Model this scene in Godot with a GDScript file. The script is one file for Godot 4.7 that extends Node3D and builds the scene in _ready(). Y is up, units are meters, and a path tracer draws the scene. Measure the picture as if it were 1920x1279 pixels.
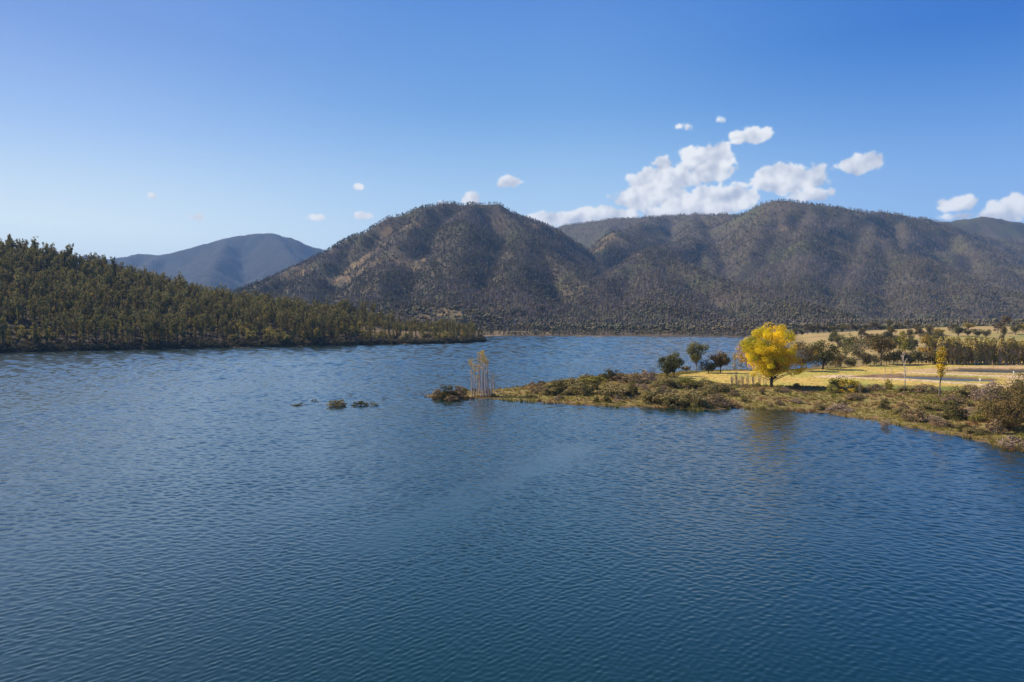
extends Node3D
# A drone's view over a reservoir: open water, a burnt forested headland, a scrubby spit with an autumn poplar, mown ground with two ponds, pasture and forested mountains.
# Units are metres, y is up, the lake's surface is y = 0.

const EYE := 20.0
var rng := RandomNumberGenerator.new()
var used := {}
var M := {}

# ---------------------------------------------------------------- helpers
func numbered(called: String) -> String:
	if not used.has(called):
		used[called] = 0
		return called
	used[called] += 1
	return "%s_%03d" % [called, used[called]]

func tag(o: Node, label: String, category: String, group := "", kind := "") -> void:
	if label:
		o.set_meta("label", label)
	if category:
		o.set_meta("category", category)
	if group:
		o.set_meta("group", group)
	if kind:
		o.set_meta("kind", kind)

func thing(called: String, at: Vector3, turn: float, label: String, category: String, group := "") -> Node3D:
	var o := Node3D.new()
	o.name = numbered(called)
	add_child(o)
	o.position = at
	o.rotation.y = turn
	tag(o, label, category, group)
	return o

func mat(called: String, color: Color, rough := 0.9, backlit := 0.0) -> StandardMaterial3D:
	var m := StandardMaterial3D.new()
	m.resource_name = called
	m.albedo_color = color.linear_to_srgb()
	m.vertex_color_use_as_albedo = true
	m.roughness = rough
	m.metallic_specular = 0.25
	if backlit > 0.0:
		m.backlight_enabled = true
		m.backlight = Color(backlit, backlit, backlit * 0.6).linear_to_srgb()
	return m

# A bag of triangles with a colour for each vertex.
class Bag:
	var v := PackedVector3Array()
	var c := PackedColorArray()
	func tri(a: Vector3, b: Vector3, d: Vector3, k: Color) -> void:
		v.push_back(a); v.push_back(b); v.push_back(d)
		c.push_back(k); c.push_back(k); c.push_back(k)
	func leaf(at: Vector3, along: Vector3, across: Vector3, k: Color) -> void:
		var p := at + along
		var q := at + across
		var r := at - along
		var s := at - across
		tri(p, q, r, k)
		tri(p, r, s, k)
	func limb(a: Vector3, b: Vector3, ra: float, rb: float, sides: int, k: Color) -> void:
		var d := (b - a).normalized()
		var e := d.cross(Vector3(0.31, 0.2, 0.93)).normalized()
		var f := d.cross(e)
		for i in sides:
			var t := TAU * i / sides
			var u := TAU * (i + 1) / sides
			var n1 := e * cos(t) + f * sin(t)
			var n2 := e * cos(u) + f * sin(u)
			tri(a + n1 * ra, b + n1 * rb, b + n2 * rb, k)
			tri(a + n1 * ra, b + n2 * rb, a + n2 * ra, k)
	func mesh() -> ArrayMesh:
		var arrays := []
		arrays.resize(Mesh.ARRAY_MAX)
		arrays[Mesh.ARRAY_VERTEX] = v
		arrays[Mesh.ARRAY_COLOR] = c
		var m := ArrayMesh.new()
		m.add_surface_from_arrays(Mesh.PRIMITIVE_TRIANGLES, arrays)
		return m

func part(called: String, m: Mesh, material: Material, parent: Node) -> MeshInstance3D:
	var o := MeshInstance3D.new()
	o.name = called
	o.mesh = m
	o.material_override = material
	parent.add_child(o, true)
	return o

func structure(called: String, m: Mesh, material: Material) -> MeshInstance3D:
	var o := part(numbered(called), m, material, self)
	o.set_meta("kind", "structure")
	return o

func rnd(a: float, b: float) -> float:
	return rng.randf_range(a, b)

func ball() -> Vector3:
	while true:
		var p := Vector3(rnd(-1, 1), rnd(-1, 1), rnd(-1, 1))
		if p.length_squared() <= 1.0:
			return p
	return Vector3.ZERO

func shade(k: Color, by: float) -> Color:       # leaves and bark differ from one another
	var f := 1.0 + rnd(-by, by)
	return Color(k.r * f * (1.0 + rnd(-0.08, 0.08)), k.g * f, k.b * f * (1.0 + rnd(-0.1, 0.1)))

func leaf_at(b: Bag, at: Vector3, size: float, k: Color) -> void:
	var d := ball().normalized()
	var e := d.cross(ball()).normalized()
	b.leaf(at, d * size, e * size * 0.62, k)

func clump(b: Bag, at: Vector3, r: Vector3, n: int, size: float, k: Color, by: float) -> void:
	for i in n:
		var p := ball()
		p = p.normalized() * pow(p.length(), 0.6)
		# leaves lie like shingles round the spray, none quite alike
		var face := (p.normalized() + Vector3(0, 0.25, 0) + ball() * 0.9).normalized()
		var d := face.cross(ball()).normalized() * size * rnd(0.7, 1.25)
		b.leaf(at + p * r, d, face.cross(d) * 0.62, shade(k, by))

# ---------------------------------------------------------------- height fields
class Grid:                                     # a square grid of heights
	var x0: float
	var z0: float
	var step: float
	var nx: int
	var nz: int
	var h := PackedFloat32Array()
	func at(x: float, z: float) -> float:
		var fx := clampf((x - x0) / step, 0, nx - 1.001)
		var fz := clampf((z - z0) / step, 0, nz - 1.001)
		var i := int(fx)
		var j := int(fz)
		fx -= i
		fz -= j
		var k := j * nx + i
		return lerpf(lerpf(h[k], h[k + 1], fx), lerpf(h[k + nx], h[k + nx + 1], fx), fz)
	func mesh(colors: PackedColorArray, floor_at: float) -> ArrayMesh:
		var v := PackedVector3Array()
		v.resize(nx * nz)
		var n := PackedVector3Array()
		n.resize(nx * nz)
		for j in nz:
			for i in nx:
				var k := j * nx + i
				v[k] = Vector3(x0 + i * step, h[k], z0 + j * step)
				var l := h[k - 1] if i > 0 else h[k]
				var r := h[k + 1] if i < nx - 1 else h[k]
				var u := h[k - nx] if j > 0 else h[k]
				var d := h[k + nx] if j < nz - 1 else h[k]
				n[k] = Vector3(l - r, 2.0 * step, u - d).normalized()
		var f := PackedInt32Array()
		for j in nz - 1:
			for i in nx - 1:
				var k := j * nx + i
				if maxf(maxf(h[k], h[k + 1]), maxf(h[k + nx], h[k + nx + 1])) < floor_at:
					continue
				f.append_array([k, k + 1, k + nx, k + 1, k + nx + 1, k + nx])
		var arrays := []
		arrays.resize(Mesh.ARRAY_MAX)
		arrays[Mesh.ARRAY_VERTEX] = v
		arrays[Mesh.ARRAY_NORMAL] = n
		arrays[Mesh.ARRAY_COLOR] = colors
		arrays[Mesh.ARRAY_INDEX] = f
		var m := ArrayMesh.new()
		m.add_surface_from_arrays(Mesh.PRIMITIVE_TRIANGLES, arrays)
		return m

func inside(poly: PackedVector2Array, p: Vector2) -> float:   # distance to the edge, positive inside
	var best := 1e12
	var n := poly.size()
	for i in n:
		var a := poly[i]
		var ab := poly[(i + 1) % n] - a
		var ap := p - a
		var t := clampf(ap.dot(ab) / ab.length_squared(), 0, 1)
		best = minf(best, (ap - ab * t).length_squared())
	best = sqrt(best)
	return best if Geometry2D.is_point_in_polygon(p, poly) else -best

func noise(freq: float, octaves: int, s: int) -> FastNoiseLite:
	var n := FastNoiseLite.new()
	n.noise_type = FastNoiseLite.TYPE_SIMPLEX_SMOOTH
	n.frequency = freq
	n.fractal_type = FastNoiseLite.FRACTAL_FBM
	n.fractal_octaves = octaves
	n.seed = s
	return n

func bump(x: float, z: float, cx: float, cz: float, rx: float, rz: float) -> float:
	var a := (x - cx) / rx
	var b := (z - cz) / rz
	return exp(-a * a - b * b)

func mixc(a: Color, b: Color, t: float) -> Color:
	return a.lerp(b, clampf(t, 0, 1))

# ---------------------------------------------------------------- sky
const SKY_SUN_SIDE := [[0, 258, 268, 268], [6.8, 240, 258, 262], [13.8, 169, 203, 249], [20.2, 127, 165, 230], [30, 104, 148, 222], [50, 78, 127, 210], [90, 60, 112, 200]]
const SKY_ACROSS := [[0, 226, 246, 260], [6, 208, 234, 256], [10.8, 172, 210, 246], [16.9, 118, 170, 230], [24.5, 90, 144, 219], [40, 70, 124, 208], [90, 60, 112, 200]]
const SKY_AWAY := [[0, 182, 218, 254], [6, 157, 199, 247], [10.4, 129, 177, 237], [20, 50, 116, 205], [30, 46, 108, 200], [50, 54, 110, 199], [90, 60, 112, 200]]

func along(profile: Array, el: float) -> Vector3:
	for i in range(1, profile.size()):
		if el <= profile[i][0]:
			var a: Array = profile[i - 1]
			var b: Array = profile[i]
			var t: float = (el - a[0]) / (b[0] - a[0])
			return Vector3(lerpf(a[1], b[1], t), lerpf(a[2], b[2], t), lerpf(a[3], b[3], t)) / 255.0
	return Vector3(60, 112, 200) / 255.0

const SKY_SCALE := 1.35                         # the panorama is stored this much darker and shown this much brighter
func dimmed(c: Color) -> Color:
	var l := c.srgb_to_linear()
	return Color(l.r / SKY_SCALE, l.g / SKY_SCALE, l.b / SKY_SCALE).linear_to_srgb()

func sky_image(sun_az: float) -> Image:
	var w := 512
	var h := 256
	var small := Image.create(w, h, false, Image.FORMAT_RGBF)
	for j in h:
		var el := maxf(0.0, 90.0 - 180.0 * (j + 0.5) / h)
		var s := along(SKY_SUN_SIDE, el)
		var c := along(SKY_ACROSS, el)
		var a := along(SKY_AWAY, el)
		for i in w:
			var az := 360.0 * (i + 0.5) / w - 180.0
			var off := absf(wrapf(az - sun_az, -180, 180))
			var k := s.lerp(c, smoothstep(30, 70, off)) if off < 70 else c.lerp(a, smoothstep(70, 108, off))
			small.set_pixel(i, j, dimmed(Color(k.x, k.y, k.z)))
	small.resize(4096, 2048, Image.INTERPOLATE_CUBIC)
	small.convert(Image.FORMAT_RGB8)
	var turned := Image.create(4096, 2048, false, Image.FORMAT_RGB8)    # a panorama begins at -z
	turned.blit_rect(small, Rect2i(2048, 0, 2048, 2048), Vector2i.ZERO)
	turned.blit_rect(small, Rect2i(0, 0, 2048, 2048), Vector2i(2048, 0))
	small = turned
	# fair-weather cumulus: azimuth, elevation, half width, half height (degrees), thickness
	var clouds := [[15.84, 12.6, 2.62, 1.45, 1.15], [16.42, 11.57, 1.77, 1.02, 1.0], [12.15, 11.11, 3.14, 1.07, 1.05], [11.2, 9.68, 3.51, 1.32, 1.1], [16.79, 9.33, 2.75, 1.43, 1.1], [14.38, 8.68, 4.05, 1.17, 1.1], [7.52, 8.5, 3.31, 0.96, 1.0], [3.45, 8.21, 2.99, 0.78, 0.95], [12.29, 12.55, 0.78, 0.64, 0.9], [22.42, 10.67, 3.28, 1.28, 1.1], [23.64, 9.4, 1.77, 0.66, 0.85], [26.99, 11.28, 1.87, 0.89, 1.0], [19.29, 14.06, 1.79, 0.74, 1.0], [18.26, 13.71, 0.6, 0.27, 0.6], [17.73, 14.23, 0.3, 0.26, 0.6], [14.49, 15.17, 0.72, 0.44, 0.55], [13.62, 15.1, 0.41, 0.22, 0.5], [16.91, 15.42, 0.39, 0.31, 0.45], [-0.27, 11.27, 1.25, 0.62, 0.9], [-3.42, 9.89, 1.2, 0.72, 0.9], [-5.54, 9.43, 0.71, 0.43, 0.7], [-12.51, 10.63, 0.46, 0.28, 0.65], [-12.36, 8.35, 0.92, 0.31, 0.65], [-16.0, 8.03, 0.76, 0.33, 0.65], [-27.73, 8.98, 0.41, 0.26, 0.6], [-24.67, 7.68, 0.68, 0.31, 0.4], [33.02, 7.97, 1.52, 0.69, 1.0], [36.08, 7.29, 1.63, 1.18, 1.1], [33.13, 7.12, 2.02, 0.33, 0.5]]
	var fine := noise(0.6, 6, 11)
	fine.fractal_gain = 0.6
	var soft := noise(0.42, 3, 13)
	var wide := noise(0.16, 3, 12)
	for turn: float in [0.0, 96.0, 171.0, 262.0]:          # the same weather goes on round the horizon
		for q in clouds:
			if turn != 0.0 and q[2] < 0.5:
				continue
			var per := 4096.0 / 360.0
			var cx: float = (q[0] + turn) * per
			var cy: float = (90.0 - q[1]) * per
			var rx: float = q[2] * per
			var ry: float = q[3] * per
			for y in range(int(cy - ry * 1.7), int(cy + ry * 1.7) + 1):
				for x in range(int(cx - rx * 1.5), int(cx + rx * 1.5) + 1):
					var dx := (x + 0.5 - cx) / rx
					var dy := (cy - y - 0.5) / ry
					var e := dx * dx + dy * dy * (1.0 if dy > 0 else 1.5)
					var az := (x + 0.5) / per + turn * 3.1
					var el := (y + 0.5) / per
					var big := minf(1.0, q[2] / 1.6)
					var f := fine.get_noise_2d(az, el * 1.15)
					var d: float = 0.9 * q[4] * (1.0 - e) + f * (1.0 - 0.25 * big) + wide.get_noise_2d(az, el) * 0.5 * big
					var alpha := smoothstep(0.03, 0.34, d)
					if alpha <= 0.002:
						continue
					var puff := f * 0.35 + soft.get_noise_2d(az, el) - soft.get_noise_2d(az - 0.5, el - 0.7)
					var lit := clampf(0.62 + 0.3 * dy - 0.12 * dx + puff * 0.75 + (1.0 - big) * 0.3, 0, 1)
					var white := dimmed(Color(0.74, 0.77, 0.84).lerp(Color(1.0, 1.0, 1.0), lit))
					var px := posmod(x, 4096)
					var was := small.get_pixel(px, y)
					small.set_pixel(px, y, was.lerp(white, alpha * 0.97))
	return small
# ---------------------------------------------------------------- lake
func make_lake() -> void:
	var streak_a := Vector2(-12.96, -60.81)
	var streak_b := Vector2(10.42, -106.13)
	var streak_c := Vector2(-22.11, -70.14)
	var streak_d := Vector2(-12.06, -90.23)
	var gusts := noise(1.0 / 34.0, 3, 5)
	var waves := []
	rng.seed = 77
	for i in 50:
		var length := 0.26 * pow(1.1, i)
		var spread := lerpf(44.0, 34.0, smoothstep(0.6, 1.3, length))
		var dir := deg_to_rad(rnd(-spread, spread) + 16.0)
		var k := TAU / length
		waves.append([sin(dir) * k, cos(dir) * k, 0.037 / k, rnd(0, TAU), length, rnd(-1.0, 1.0)])
	var chop := []                               # short-crested chop: one smooth noise for each wavelength
	for i in 11:
		var n0 := noise(1.0, 1, 90 + i)
		n0.fractal_type = FastNoiseLite.FRACTAL_NONE
		n0.frequency = 1.0 / (0.5 * pow(1.45, i))
		chop.append([n0, 0.5 * pow(1.45, i)])
	var rows := PackedFloat32Array()
	var r := 21.0
	while r < 2700.0:
		rows.push_back(r)
		r *= 1.0022 if r < 330.0 else (1.0034 if r < 900.0 else 1.03)
	var across := 560
	var half := deg_to_rad(48.0)
	var v := PackedVector3Array()
	var n := PackedVector3Array()
	var uv := PackedVector2Array()
	var total := rows.size() * across
	v.resize(total); n.resize(total); uv.resize(total)
	var turn := deg_to_rad(-20.0)
	var ct := cos(turn)
	var sn := sin(turn)
	var at := 0
	for j in rows.size():
		r = rows[j]
		# the waves that count at this distance: ripples close by, the longer waves of the open lake further out
		var cell := r * lerpf(0.0022, 0.0034, smoothstep(280.0, 340.0, r))
		var wander := clampf(200.0 / r, 0.6, 4.0)
		var still := 4.0 * (1.0 - smoothstep(60.0, 120.0, r))
		var active := []
		for w in waves:
			var many: float = w[4] / cell
			var most := lerpf(8.5, 6.0, smoothstep(45.0, 120.0, r))
			var keep := smoothstep(3.4, 4.2, many) * (1.0 - smoothstep(most * 0.65, most, many))
			keep *= 1.0 - smoothstep(40.0, 95.0, r)
			if keep > 0.01:
				active.append([w[0], w[1], w[2] * keep, w[3], w[5]])
		var rough := []
		for w in chop:
			var many: float = w[1] / cell
			var keep := smoothstep(2.6, 3.8, many) * (1.0 - smoothstep(5.5, 8.0, many)) * (1.0 - smoothstep(700.0, 900.0, r))
			if keep > 0.01:
				rough.append([w[0], w[1] * 0.04 * keep * lerpf(0.5, 1.0, smoothstep(30.0, 100.0, r)) * lerpf(1.0, 1.15, smoothstep(100.0, 300.0, r))])
		for i in across:
			var a := -half + 2.0 * half * i / (across - 1)
			var x := r * sin(a)
			var z := -r * cos(a)
			var y := 0.0
			var gust := 1.0 + 0.35 * gusts.get_noise_2d(x * 0.8, z * 0.5) + 0.18 * gusts.get_noise_2d(x * 7.0 + 300.0, z * 5.0)
			if r < 110.0:
				var p := Vector2(x, z)
				var q := Geometry2D.get_closest_point_to_segment(p, streak_a, streak_b)
				gust -= 0.65 * exp(-(p - q).length_squared() / 18.0)
				q = Geometry2D.get_closest_point_to_segment(p, streak_c, streak_d)
				gust -= 0.35 * exp(-(p - q).length_squared() / 14.0)
			var stray := still * gusts.get_noise_2d(x * wander + 900.0, z * wander)     # crests break up and wander
			for w in active:
				var f: float = w[0] * x + w[1] * z + w[3] + w[4] * stray
				var m: float = w[2] * gust
				y += m * sin(f)
			var cx := (x * ct - z * sn) * 0.6
			var cz := x * sn + z * ct
			for w in rough:
				y += gust * w[1] * (w[0] as FastNoiseLite).get_noise_2d(cx, cz)
			v[at] = Vector3(x, y, z)
			uv[at] = Vector2((x * ct - z * sn) / 44.0, (x * sn + z * ct) / 24.0)
			at += 1
	for j in rows.size():
		var up := mini(j + 1, rows.size() - 1) * across
		var down := maxi(j - 1, 0) * across
		for i in across:
			var k := j * across + i
			var d1 := v[up + i] - v[down + i]
			var d2 := v[j * across + mini(i + 1, across - 1)] - v[j * across + maxi(i - 1, 0)]
			n[k] = d2.cross(d1).normalized()
	var f := PackedInt32Array()
	f.resize((rows.size() - 1) * (across - 1) * 6)
	var o := 0
	for j in rows.size() - 1:
		for i in across - 1:
			var k := j * across + i
			f[o] = k; f[o + 1] = k + across; f[o + 2] = k + 1
			f[o + 3] = k + 1; f[o + 4] = k + across; f[o + 5] = k + across + 1
			o += 6
	var arrays := []
	arrays.resize(Mesh.ARRAY_MAX)
	arrays[Mesh.ARRAY_VERTEX] = v
	arrays[Mesh.ARRAY_NORMAL] = n
	arrays[Mesh.ARRAY_TEX_UV] = uv
	arrays[Mesh.ARRAY_INDEX] = f
	var m := ArrayMesh.new()
	m.add_surface_from_arrays(Mesh.PRIMITIVE_TRIANGLES, arrays)
	structure("lake_water", m, water_material())

func water_material() -> StandardMaterial3D:
	var ripples := NoiseTexture2D.new()
	ripples.width = 2048
	ripples.height = 2048
	ripples.seamless = true
	ripples.as_normal_map = true
	ripples.bump_strength = 0.8
	var n := noise(0.03, 4, 21)
	n.fractal_gain = 0.55
	ripples.noise = n
	var m := StandardMaterial3D.new()
	m.resource_name = "lake water"
	m.albedo_color = Color(0.001, 0.018, 0.012).linear_to_srgb()
	m.roughness = 0.16
	m.metallic_specular = 0.22
	m.normal_enabled = true
	m.normal_texture = ripples
	m.normal_scale = 1.0
	m.clearcoat_enabled = true
	m.clearcoat = 1.0
	m.clearcoat_roughness = 0.2
	return m

# ---------------------------------------------------------------- mountains
# Each ridge is a crest line (x, height, z); the ground falls away from it on both sides.
const RIDGES := [
	[Vector3(-608.47, 64.44, -1500), Vector3(-573.83, 94.81, -1600), Vector3(-545.37, 139.92, -1750), Vector3(-502.87, 200.35, -1900), Vector3(-435.59, 256.34, -2000), Vector3(-359.11, 313.66, -2100), Vector3(-267.25, 355.56, -2150), Vector3(-187.96, 380.35, -2200), Vector3(-136.7, 380.35, -2200), Vector3(-51.27, 366.76, -2200), Vector3(34.98, 338.12, -2250), Vector3(107.32, 306.04, -2300), Vector3(168.08, 273.86, -2400), Vector3(233.61, 230.14, -2500)],
	[Vector3(-51.27, 366.76, -2200), Vector3(37.92, 251.94, -1950), Vector3(105.92, 157.62, -1700), Vector3(152.02, 94.8, -1500), Vector3(172.43, 50.41, -1300), Vector3(166.14, 25.24, -1120)],
	[Vector3(-267.25, 355.56, -2150), Vector3(-280.09, 220.16, -1800), Vector3(-280.51, 118.13, -1500), Vector3(-263.3, 54.11, -1250), Vector3(-236.09, 25.06, -1080)],
	[Vector3(-136.7, 380.35, -2200), Vector3(-129.64, 202.45, -1700), Vector3(-115.76, 91.52, -1350), Vector3(-92.73, 33.48, -1080)],
	[Vector3(-502.87, 200.35, -1900), Vector3(-473.94, 104.76, -1600), Vector3(-405.8, 43.32, -1300)],
	[Vector3(37.92, 251.94, -1950), Vector3(0, 108.09, -1450), Vector3(4.29, 35.45, -1100)],
	[Vector3(133.77, 548.11, -4300), Vector3(326.52, 587.84, -4200), Vector3(446.19, 587, -4100), Vector3(606.23, 577.44, -3900), Vector3(833.87, 560.3, -3700), Vector3(898.33, 521.75, -3400), Vector3(979.15, 462.72, -3000), Vector3(961.42, 447.08, -2750), Vector3(1008.46, 460.2, -2650), Vector3(1049.93, 457.91, -2600), Vector3(1151.06, 445.87, -2600), Vector3(1317.7, 427.45, -2650), Vector3(1538.74, 421.57, -2750), Vector3(1780.88, 421.05, -2900), Vector3(2030.08, 379.16, -3000), Vector3(2240.99, 341.97, -3000), Vector3(2661.85, 318.72, -3000)],
	[Vector3(2213.31, 547.28, -3900), Vector3(2362.87, 557.27, -3800), Vector3(2510.23, 571.96, -3800), Vector3(2657.9, 571.96, -3800), Vector3(2835.87, 539.64, -3800), Vector3(3220.71, 510.24, -3800), Vector3(3812.43, 486.7, -3800)],
	[Vector3(833.87, 560.3, -3700), Vector3(559.8, 416.31, -3000), Vector3(369.5, 311.55, -2500), Vector3(283.83, 212.62, -2250), Vector3(233.82, 133.73, -2000)],
	[Vector3(714.05, 341.15, -2700), Vector3(496.59, 235.65, -2200), Vector3(343.37, 178.29, -1800), Vector3(236.9, 119.69, -1600), Vector3(160.08, 57.89, -1350), Vector3(118.05, 25.24, -1120)],
	[Vector3(343.37, 178.29, -1800), Vector3(437.11, 129.22, -1650), Vector3(497.57, 74.25, -1450), Vector3(497.52, 40.48, -1250), Vector3(472.2, 23.37, -1080)],
	[Vector3(343.37, 178.29, -1800), Vector3(294.74, 81.1, -1400), Vector3(229.53, 24.92, -1050)],
	[Vector3(1008.46, 460.2, -2650), Vector3(831.99, 284.67, -2300), Vector3(702.61, 173.22, -2050), Vector3(591.43, 100.74, -1850)],
	[Vector3(1151.06, 445.87, -2600), Vector3(941.29, 273.16, -2200), Vector3(757.48, 129.36, -1800), Vector3(599.68, 49.4, -1450)],
	[Vector3(1317.7, 427.45, -2650), Vector3(1216.74, 281.1, -2300), Vector3(1183.7, 185.01, -2000), Vector3(1145.92, 109.99, -1750), Vector3(1136.65, 63.51, -1550), Vector3(1136.67, 28.74, -1400)],
	[Vector3(1780.88, 421.05, -2900), Vector3(1699.08, 315.16, -2600), Vector3(1594.1, 209.76, -2300), Vector3(1636.62, 144.32, -2100), Vector3(1689.67, 76.29, -1900)],
	[Vector3(1216.74, 281.1, -2300), Vector3(947.68, 132.48, -1900), Vector3(749.11, 50.42, -1500)],
	[Vector3(1183.7, 185.01, -2000), Vector3(948.4, 77.37, -1600), Vector3(791.65, 26.09, -1300)],
	[Vector3(898.33, 521.75, -3400), Vector3(707.91, 319.19, -2600), Vector3(634.03, 187.84, -2200), Vector3(577.61, 123.31, -1950)],
	[Vector3(1049.93, 457.91, -2600), Vector3(922.97, 308.62, -2350), Vector3(785.61, 176.4, -2050), Vector3(599.03, 73.64, -1600)],
	[Vector3(1221.12, 439.03, -2620), Vector3(1147.93, 314.76, -2400), Vector3(997.78, 180.22, -2100), Vector3(795.49, 83.61, -1700)],
	[Vector3(1538.74, 421.57, -2750), Vector3(1438.8, 327.04, -2500), Vector3(1278.71, 226.59, -2250)],
	[Vector3(1145.92, 109.99, -1750), Vector3(973.07, 49.4, -1450)],
	[Vector3(1594.1, 209.76, -2300), Vector3(1398.77, 108.14, -1950)],
	[Vector3(-7113.21, 689.13, -6720), Vector3(-5544.68, 668.28, -6720), Vector3(-4498.74, 657.86, -6720), Vector3(-4032.37, 639.22, -6860), Vector3(-3814.44, 679.01, -7000), Vector3(-3596.65, 668.15, -7000), Vector3(-3213.81, 760.42, -7000), Vector3(-2885.82, 847.2, -7000), Vector3(-2613.04, 890.56, -7000), Vector3(-2449.73, 890.56, -7000), Vector3(-2178.25, 820.09, -7000), Vector3(-1852.63, 689.87, -7000), Vector3(-1417.79, 526.87, -7000), Vector3(-873.26, 336.39, -7000)],
	[Vector3(-2885.82, 847.2, -7000), Vector3(-2573.64, 460.96, -5900), Vector3(-2216.57, 195.7, -4900)],
	[Vector3(-2449.73, 890.56, -7000), Vector3(-1838.32, 460.96, -5900), Vector3(-1375.8, 195.7, -4900)],
	[Vector3(-3596.65, 668.15, -7000), Vector3(-3319.99, 375.19, -6000), Vector3(-2963.97, 187.61, -5000)],
	[Vector3(-233.34, 40.63, -1150), Vector3(-163.93, 29.83, -1050), Vector3(-109.29, 27.8, -1000), Vector3(-66.76, 20, -950)]
]
const HILL_HALF := 0.86
const HILL_COLUMNS := 430
const HILL_NEAR := 690.0
const HILL_STEP := 1.0095
var hill_rows := 0
var hill_h := PackedFloat32Array()
var hill_seen := PackedByteArray()

func hill_at(x: float, z: float) -> float:
	var r := sqrt(x * x + z * z)
	var fj := clampf(log(r / HILL_NEAR) / log(HILL_STEP), 0, hill_rows - 1.001)
	var fi := clampf((atan2(x, -z) + HILL_HALF) / (2.0 * HILL_HALF) * (HILL_COLUMNS - 1), 0, HILL_COLUMNS - 1.001)
	var i := int(fi)
	var j := int(fj)
	fi -= i
	fj -= j
	var k := j * HILL_COLUMNS + i
	return lerpf(lerpf(hill_h[k], hill_h[k + 1], fi), lerpf(hill_h[k + HILL_COLUMNS], hill_h[k + HILL_COLUMNS + 1], fi), fj)

func bare_ground(x: float, z: float) -> float:   # how open the forest is: rocky and grassy clearings
	var open := 0.0
	for q in [[-350.04, -2000, 45, 70, 1.0], [-277.83, -1930, 30, 60, 0.8], [-364.35, -1800, 60, 60, 0.8], [-401.89, -1720, 50, 50, 0.9], [-336.53, -1600, 70, 50, 0.7], [-243.13, -1600, 45, 60, 1.0], [-411.47, -1650, 60, 40, 0.7], [-529.97, -1700, 40, 50, 0.7], [-218.48, -1650, 30, 40, 0.5], [-273.76, -1300, 50, 60, 0.6], [-82.44, -960, 30, 40, 0.8], [-94.4, -930, 50, 25, 0.7], [-6.64, -850, 70, 30, 0.9], [32.42, -830, 50, 22, 0.8], [362.14, -2450, 50, 80, 0.9], [292.65, -2350, 40, 70, 0.7], [444.04, -1700, 14, 30, 0.9], [471.57, -1680, 12, 25, 0.9], [932.3, -2350, 18, 50, 0.9], [884.33, -2500, 20, 40, 0.7], [1659.53, -2700, 20, 50, 0.8], [1650.45, -2720, 40, 40, 0.5], [123.2, -830, 30, 20, 0.8], [168.78, -800, 40, 12, 0.8]]:
		open = maxf(open, q[4] * bump(x, z, q[0], q[1], q[2], q[3]))
	return open

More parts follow.
